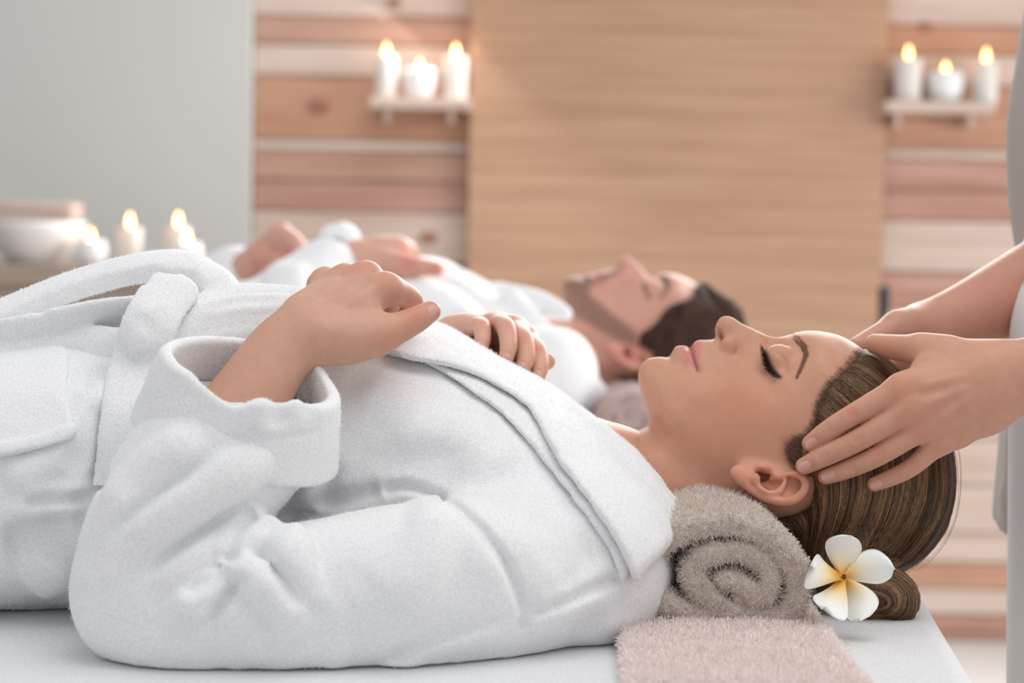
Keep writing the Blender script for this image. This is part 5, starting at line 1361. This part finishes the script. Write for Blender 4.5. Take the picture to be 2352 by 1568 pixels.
# ------------------------------------------------------------------ the woman on the near table
def woman():
    hv, HV, HQ, HC = head_all()
    P = empty('person', 'person in a white belted robe lying with eyes closed on the near table', 'person')
    pieces = [(HV, HQ, HC)]
    for fn in (hand_woman_left, hand_woman_right):
        _, V, Q, C = fn(); pieces.append((V, Q, C))
    rv, tv = woman_robe()
    bd = Vol((W(-330, 900, -.1)[0], -.29, BED_Z + .006), (W(1530, 1100, -.1)[0], .26, BED_Z + .2), .006)
    F = rv.F
    X, Y, Z = np.meshgrid(*bd.ax, indexing='ij'); PP = np.stack([X, Y, Z], -1).reshape(-1, 3)
    bd.F = (rv.sample(PP) + .018).reshape(bd.n).astype(np.float32)
    bd.tube(PT([(1300,1300,.15),(900,1250,.21),(700,1100,.23),(820,890,.19)]), [.04, .036, .03, .025], k=.01, n=14)
    bd.tube(PT([(1520,1160,0),(1440,1160,0),(1350,1150,0)]), [.046, .052, .06], k=.02, n=8)
    V, Q = bd.mesh(1); pieces.append((V, Q, SKIN_C))
    V, Q, C = join(pieces)
    mesh_obj('body', V, Q, SKIN, P, C)
    # hair
    hr = woman_hair(hv); V, Q = hr.mesh(1)
    hc = lin(78, 57, 44)[None] * (1 + .35 * noise3(V, 200))[:, None]
    ho = mesh_obj('hair', V, Q, HAIR, P, hc)
    S1 = hair_strands(hr, GUIDES, 8500, 11); S2 = hair_strands(hr, BUN, 1500, 12, jit=2.5, cen=(2000.0, 1380.0))
    fly = hair_strands(hr, GUIDES[:3], 160, 13, rad=.00010, jit=10, lift=.006)
    V, Q, C = join([S1, S2, fly, hairline_wisps(hv, hr)]); mir = V * np.array([1, -1, 1.0])
    tag(mesh_obj('hair_strands', np.vstack([V, mir]), np.vstack([Q, Q[:, ::-1] + len(V)]), HAIR, ho, np.vstack([C, C])), kind='stuff')
    V, Q, C = eyelashes(hv); V2 = V * np.array([1, -1, 1.0])
    mesh_obj('eyelashes', V, Q, HAIR, P, C); mesh_obj('eyelashes', V2, Q, HAIR, P, C)
    V, Q, C = eyebrow(hv); V2 = V * np.array([1, -1, 1.0])
    mesh_obj('eyebrow', V, Q, HAIR, P, C); mesh_obj('eyebrow', V2, Q, HAIR, P, C)
    # robe
    def carve(v):
        """the robe stays open where neck and right forearm leave it"""
        v.tube(PT([(1700,1160,0),(1560,1120,0),(1470,1090,0),(1400,1075,0)]), [.056, .053, .048, .030], k=.006, sub=True, n=12)
    l2 = drape(rv, np.array(LAPEL2, float), .0045, -.30, .16, edge=.004)
    l1 = drape(rv, np.array(LAPEL, float), .0105, -.30, .20, edge=.006)
    pk = drape(rv, np.array(POCKET, float), .0035, -.30, -.02, edge=.003); ph = drape(rv, np.array(POCKET_HEM, float), .0065, -.30, -.02, edge=.003)
    BV, BQ = woman_belt(tv)
    for q in (rv, l1, l2): carve(q)
    V, Q = rv.mesh(1, .25); V = V + noise3(V, 110)[:, None] * .0004
    rb = mesh_obj('bathrobe', V, Q, ROBE, P)
    fz = [(V, Q, 90000, 5)]
    for nm, vv in (('lapel', l1), ('lapel', l2), ('pocket', pk), ('pocket_hem', ph)):
        a, b = vv.mesh(1); a = a + noise3(a, 110)[:, None] * .0004; mesh_obj(nm, a, b, ROBE, rb)
        if nm == 'lapel': fz.append((a, b, 22000, 6))
    _, a, b = woman_cuff(); mesh_obj('cuff', a, b, ROBE, rb); fz.append((a, b, 14000, 7))
    mesh_obj('belt', BV, BQ, ROBE, rb); fz.append((BV, BQ, 26000, 8))
    ps, ts, off = [], [], 0
    for a, b, n, sd_ in fz:
        p, t = fuzz_mesh(a, b, n, .0016, .00016, sd_, lambda c, m: (c[:, 1] < .05) * 1.0, .8); ps.append(p); ts.append(t + off); off += len(p)
    tag(mesh_obj('pile', np.vstack(ps), np.vstack(ts), ROBEF, rb, smooth=False), kind='stuff')

# ------------------------------------------------------------------ the therapist at the head of the table
def therapist():
    P = empty('person', 'person in a pale tunic standing at the table head, hands holding the lying head', 'person')
    pieces = []
    _, V, Q, C = hand_therapist_near(); pieces.append((V, Q, C))
    _, V, Q, C = hand_therapist_far(); pieces.append((V, Q, C))
    sk = lin(218, 172, 150)
    b = Vol((.30, -.32, .02), (.95, .42, 1.62), .008)
    b.tube([W(2640, 848, -.098), W(2900, 820, -.12), np.array([.62, -.13, 1.10]), np.array([.60, -.10, 1.34])], [.032, .036, .042, .05], k=.01, n=18)
    b.tube([W(2440, 620, .14), np.array([.52, .22, 1.12]), np.array([.58, .26, 1.34])], [.036, .042, .05], k=.01, n=14)
    b.tube([np.array([.60, .08, 1.36]), np.array([.58, .08, 1.58])], [.058, .052], k=.02, n=6)
    b.tube([np.array([.62, .16, 1.3]), np.array([.62, .16, .85])], [.11, .11], k=.03, n=6)
    V, Q = b.mesh(1); pieces.append((V, Q, sk))
    V, Q, C = join(pieces); mesh_obj('body', V, Q, SKIN, P, C)
    # tunic: trunk with flaring hem and two short sleeves
    zh = W(2320, 1290, .04)[2]
    v = Vol((.28, -.32, zh - .02), (.98, .56, 1.46), .0045)
    xl = lambda px, Y: W(px, 700, Y)[0]
    X, Y, Z = np.meshgrid(*v.ax, indexing='ij')
    Yc = .16
    edge = np.interp(Z, [zh, zh + .03, .80, .87, .95, 1.1, 1.25, 1.4], [xl(q_, .16) for q_ in (2326, 2330, 2338, 2352, 2372, 2410, 2420, 2450)])
    dep = np.interp(Z, [zh, .8, 1.0, 1.2, 1.4], [.17, .15, .14, .14, .10]); cx = edge + dep
    hw = np.interp(Z, [zh, .8, 1.05, 1.25, 1.38, 1.45], [.205, .20, .185, .20, .18, .08])
    q = (np.abs((X - cx) / dep) ** 2.3 + np.abs((Y - Yc) / hw) ** 2.3 + 1e-9) ** (1 / 2.3)
    f = (q - 1) * np.minimum(dep, hw) + .004 * np.sin(Y * 60 + 1.0) * np.clip((.95 - Z) * 2, 0, 1)
    f = np.maximum(f, zh - Z)
    v.F = f.astype(np.float32)
    # far sleeve seen at the frame edge, near sleeve
    v.tube(PT([(2560,40,.22),(2500,160,.215),(2449,290,.21),(2449,420,.205),(2462,520,.20),(2482,610,.19)]), [.070, .056, .046, .046, .047, .049], k=.004, n=20)
    v.tube([np.array([.62, -.10, 1.36]), np.array([.64, -.14, 1.22]), np.array([.65, -.15, 1.12])], [.065, .068, .07], k=.004, n=12)
    v.draw([(2300,1100),(2312,1180),(2330,1250)], -.004, .010); v.draw([(2325,960),(2316,1050),(2330,1140)], .004, .012)
    v.draw([(2290,1222),(2320,1240),(2352,1262)], .0025, .003)
    idx = np.abs(v.F) < .012; v.F[idx] += (noise3(np.stack([X[idx], Y[idx], Z[idx]], 1), 14) * .003).astype(np.float32)
    V, Q = v.mesh(1); tu = mesh_obj('tunic', V, Q, UNI, P)
    t = Vol((.26, -.1, .0), (.9, .42, zh + .2), .007)
    for y0 in (.06, .26):
        a = np.array([xl(2330, y0) + .108, y0, zh + .16]); b_ = np.array([xl(2352, y0) + .097, y0, .52]); c = np.array([xl(2345, y0) + .09, y0, .06])
        t.tube([a, b_, c], [.108, .096, .075], k=.01, n=12)
    V, Q = t.mesh(1); mesh_obj('trousers', V, Q, mat_plain('white_trousers', lin(236, 236, 235), .85, .15, scale=300), P)
    for y0 in (.06, .26):
        s = Vol((.28, y0 - .09, 0), (.62, y0 + .09, .12), .005)
        s.tube([np.array([.50, y0, .05]), np.array([.42, y0, .04]), np.array([.34, y0, .028])], [.045, .042, .026], n=8); s.F = np.maximum(s.F, .004 - s.ax[2][None, None, :])
        V, Q = s.mesh(1); mesh_obj('shoe', V, Q, WHITE, P)

woman()
therapist()
man()
rolled_towel()
flat_towel()
flower()
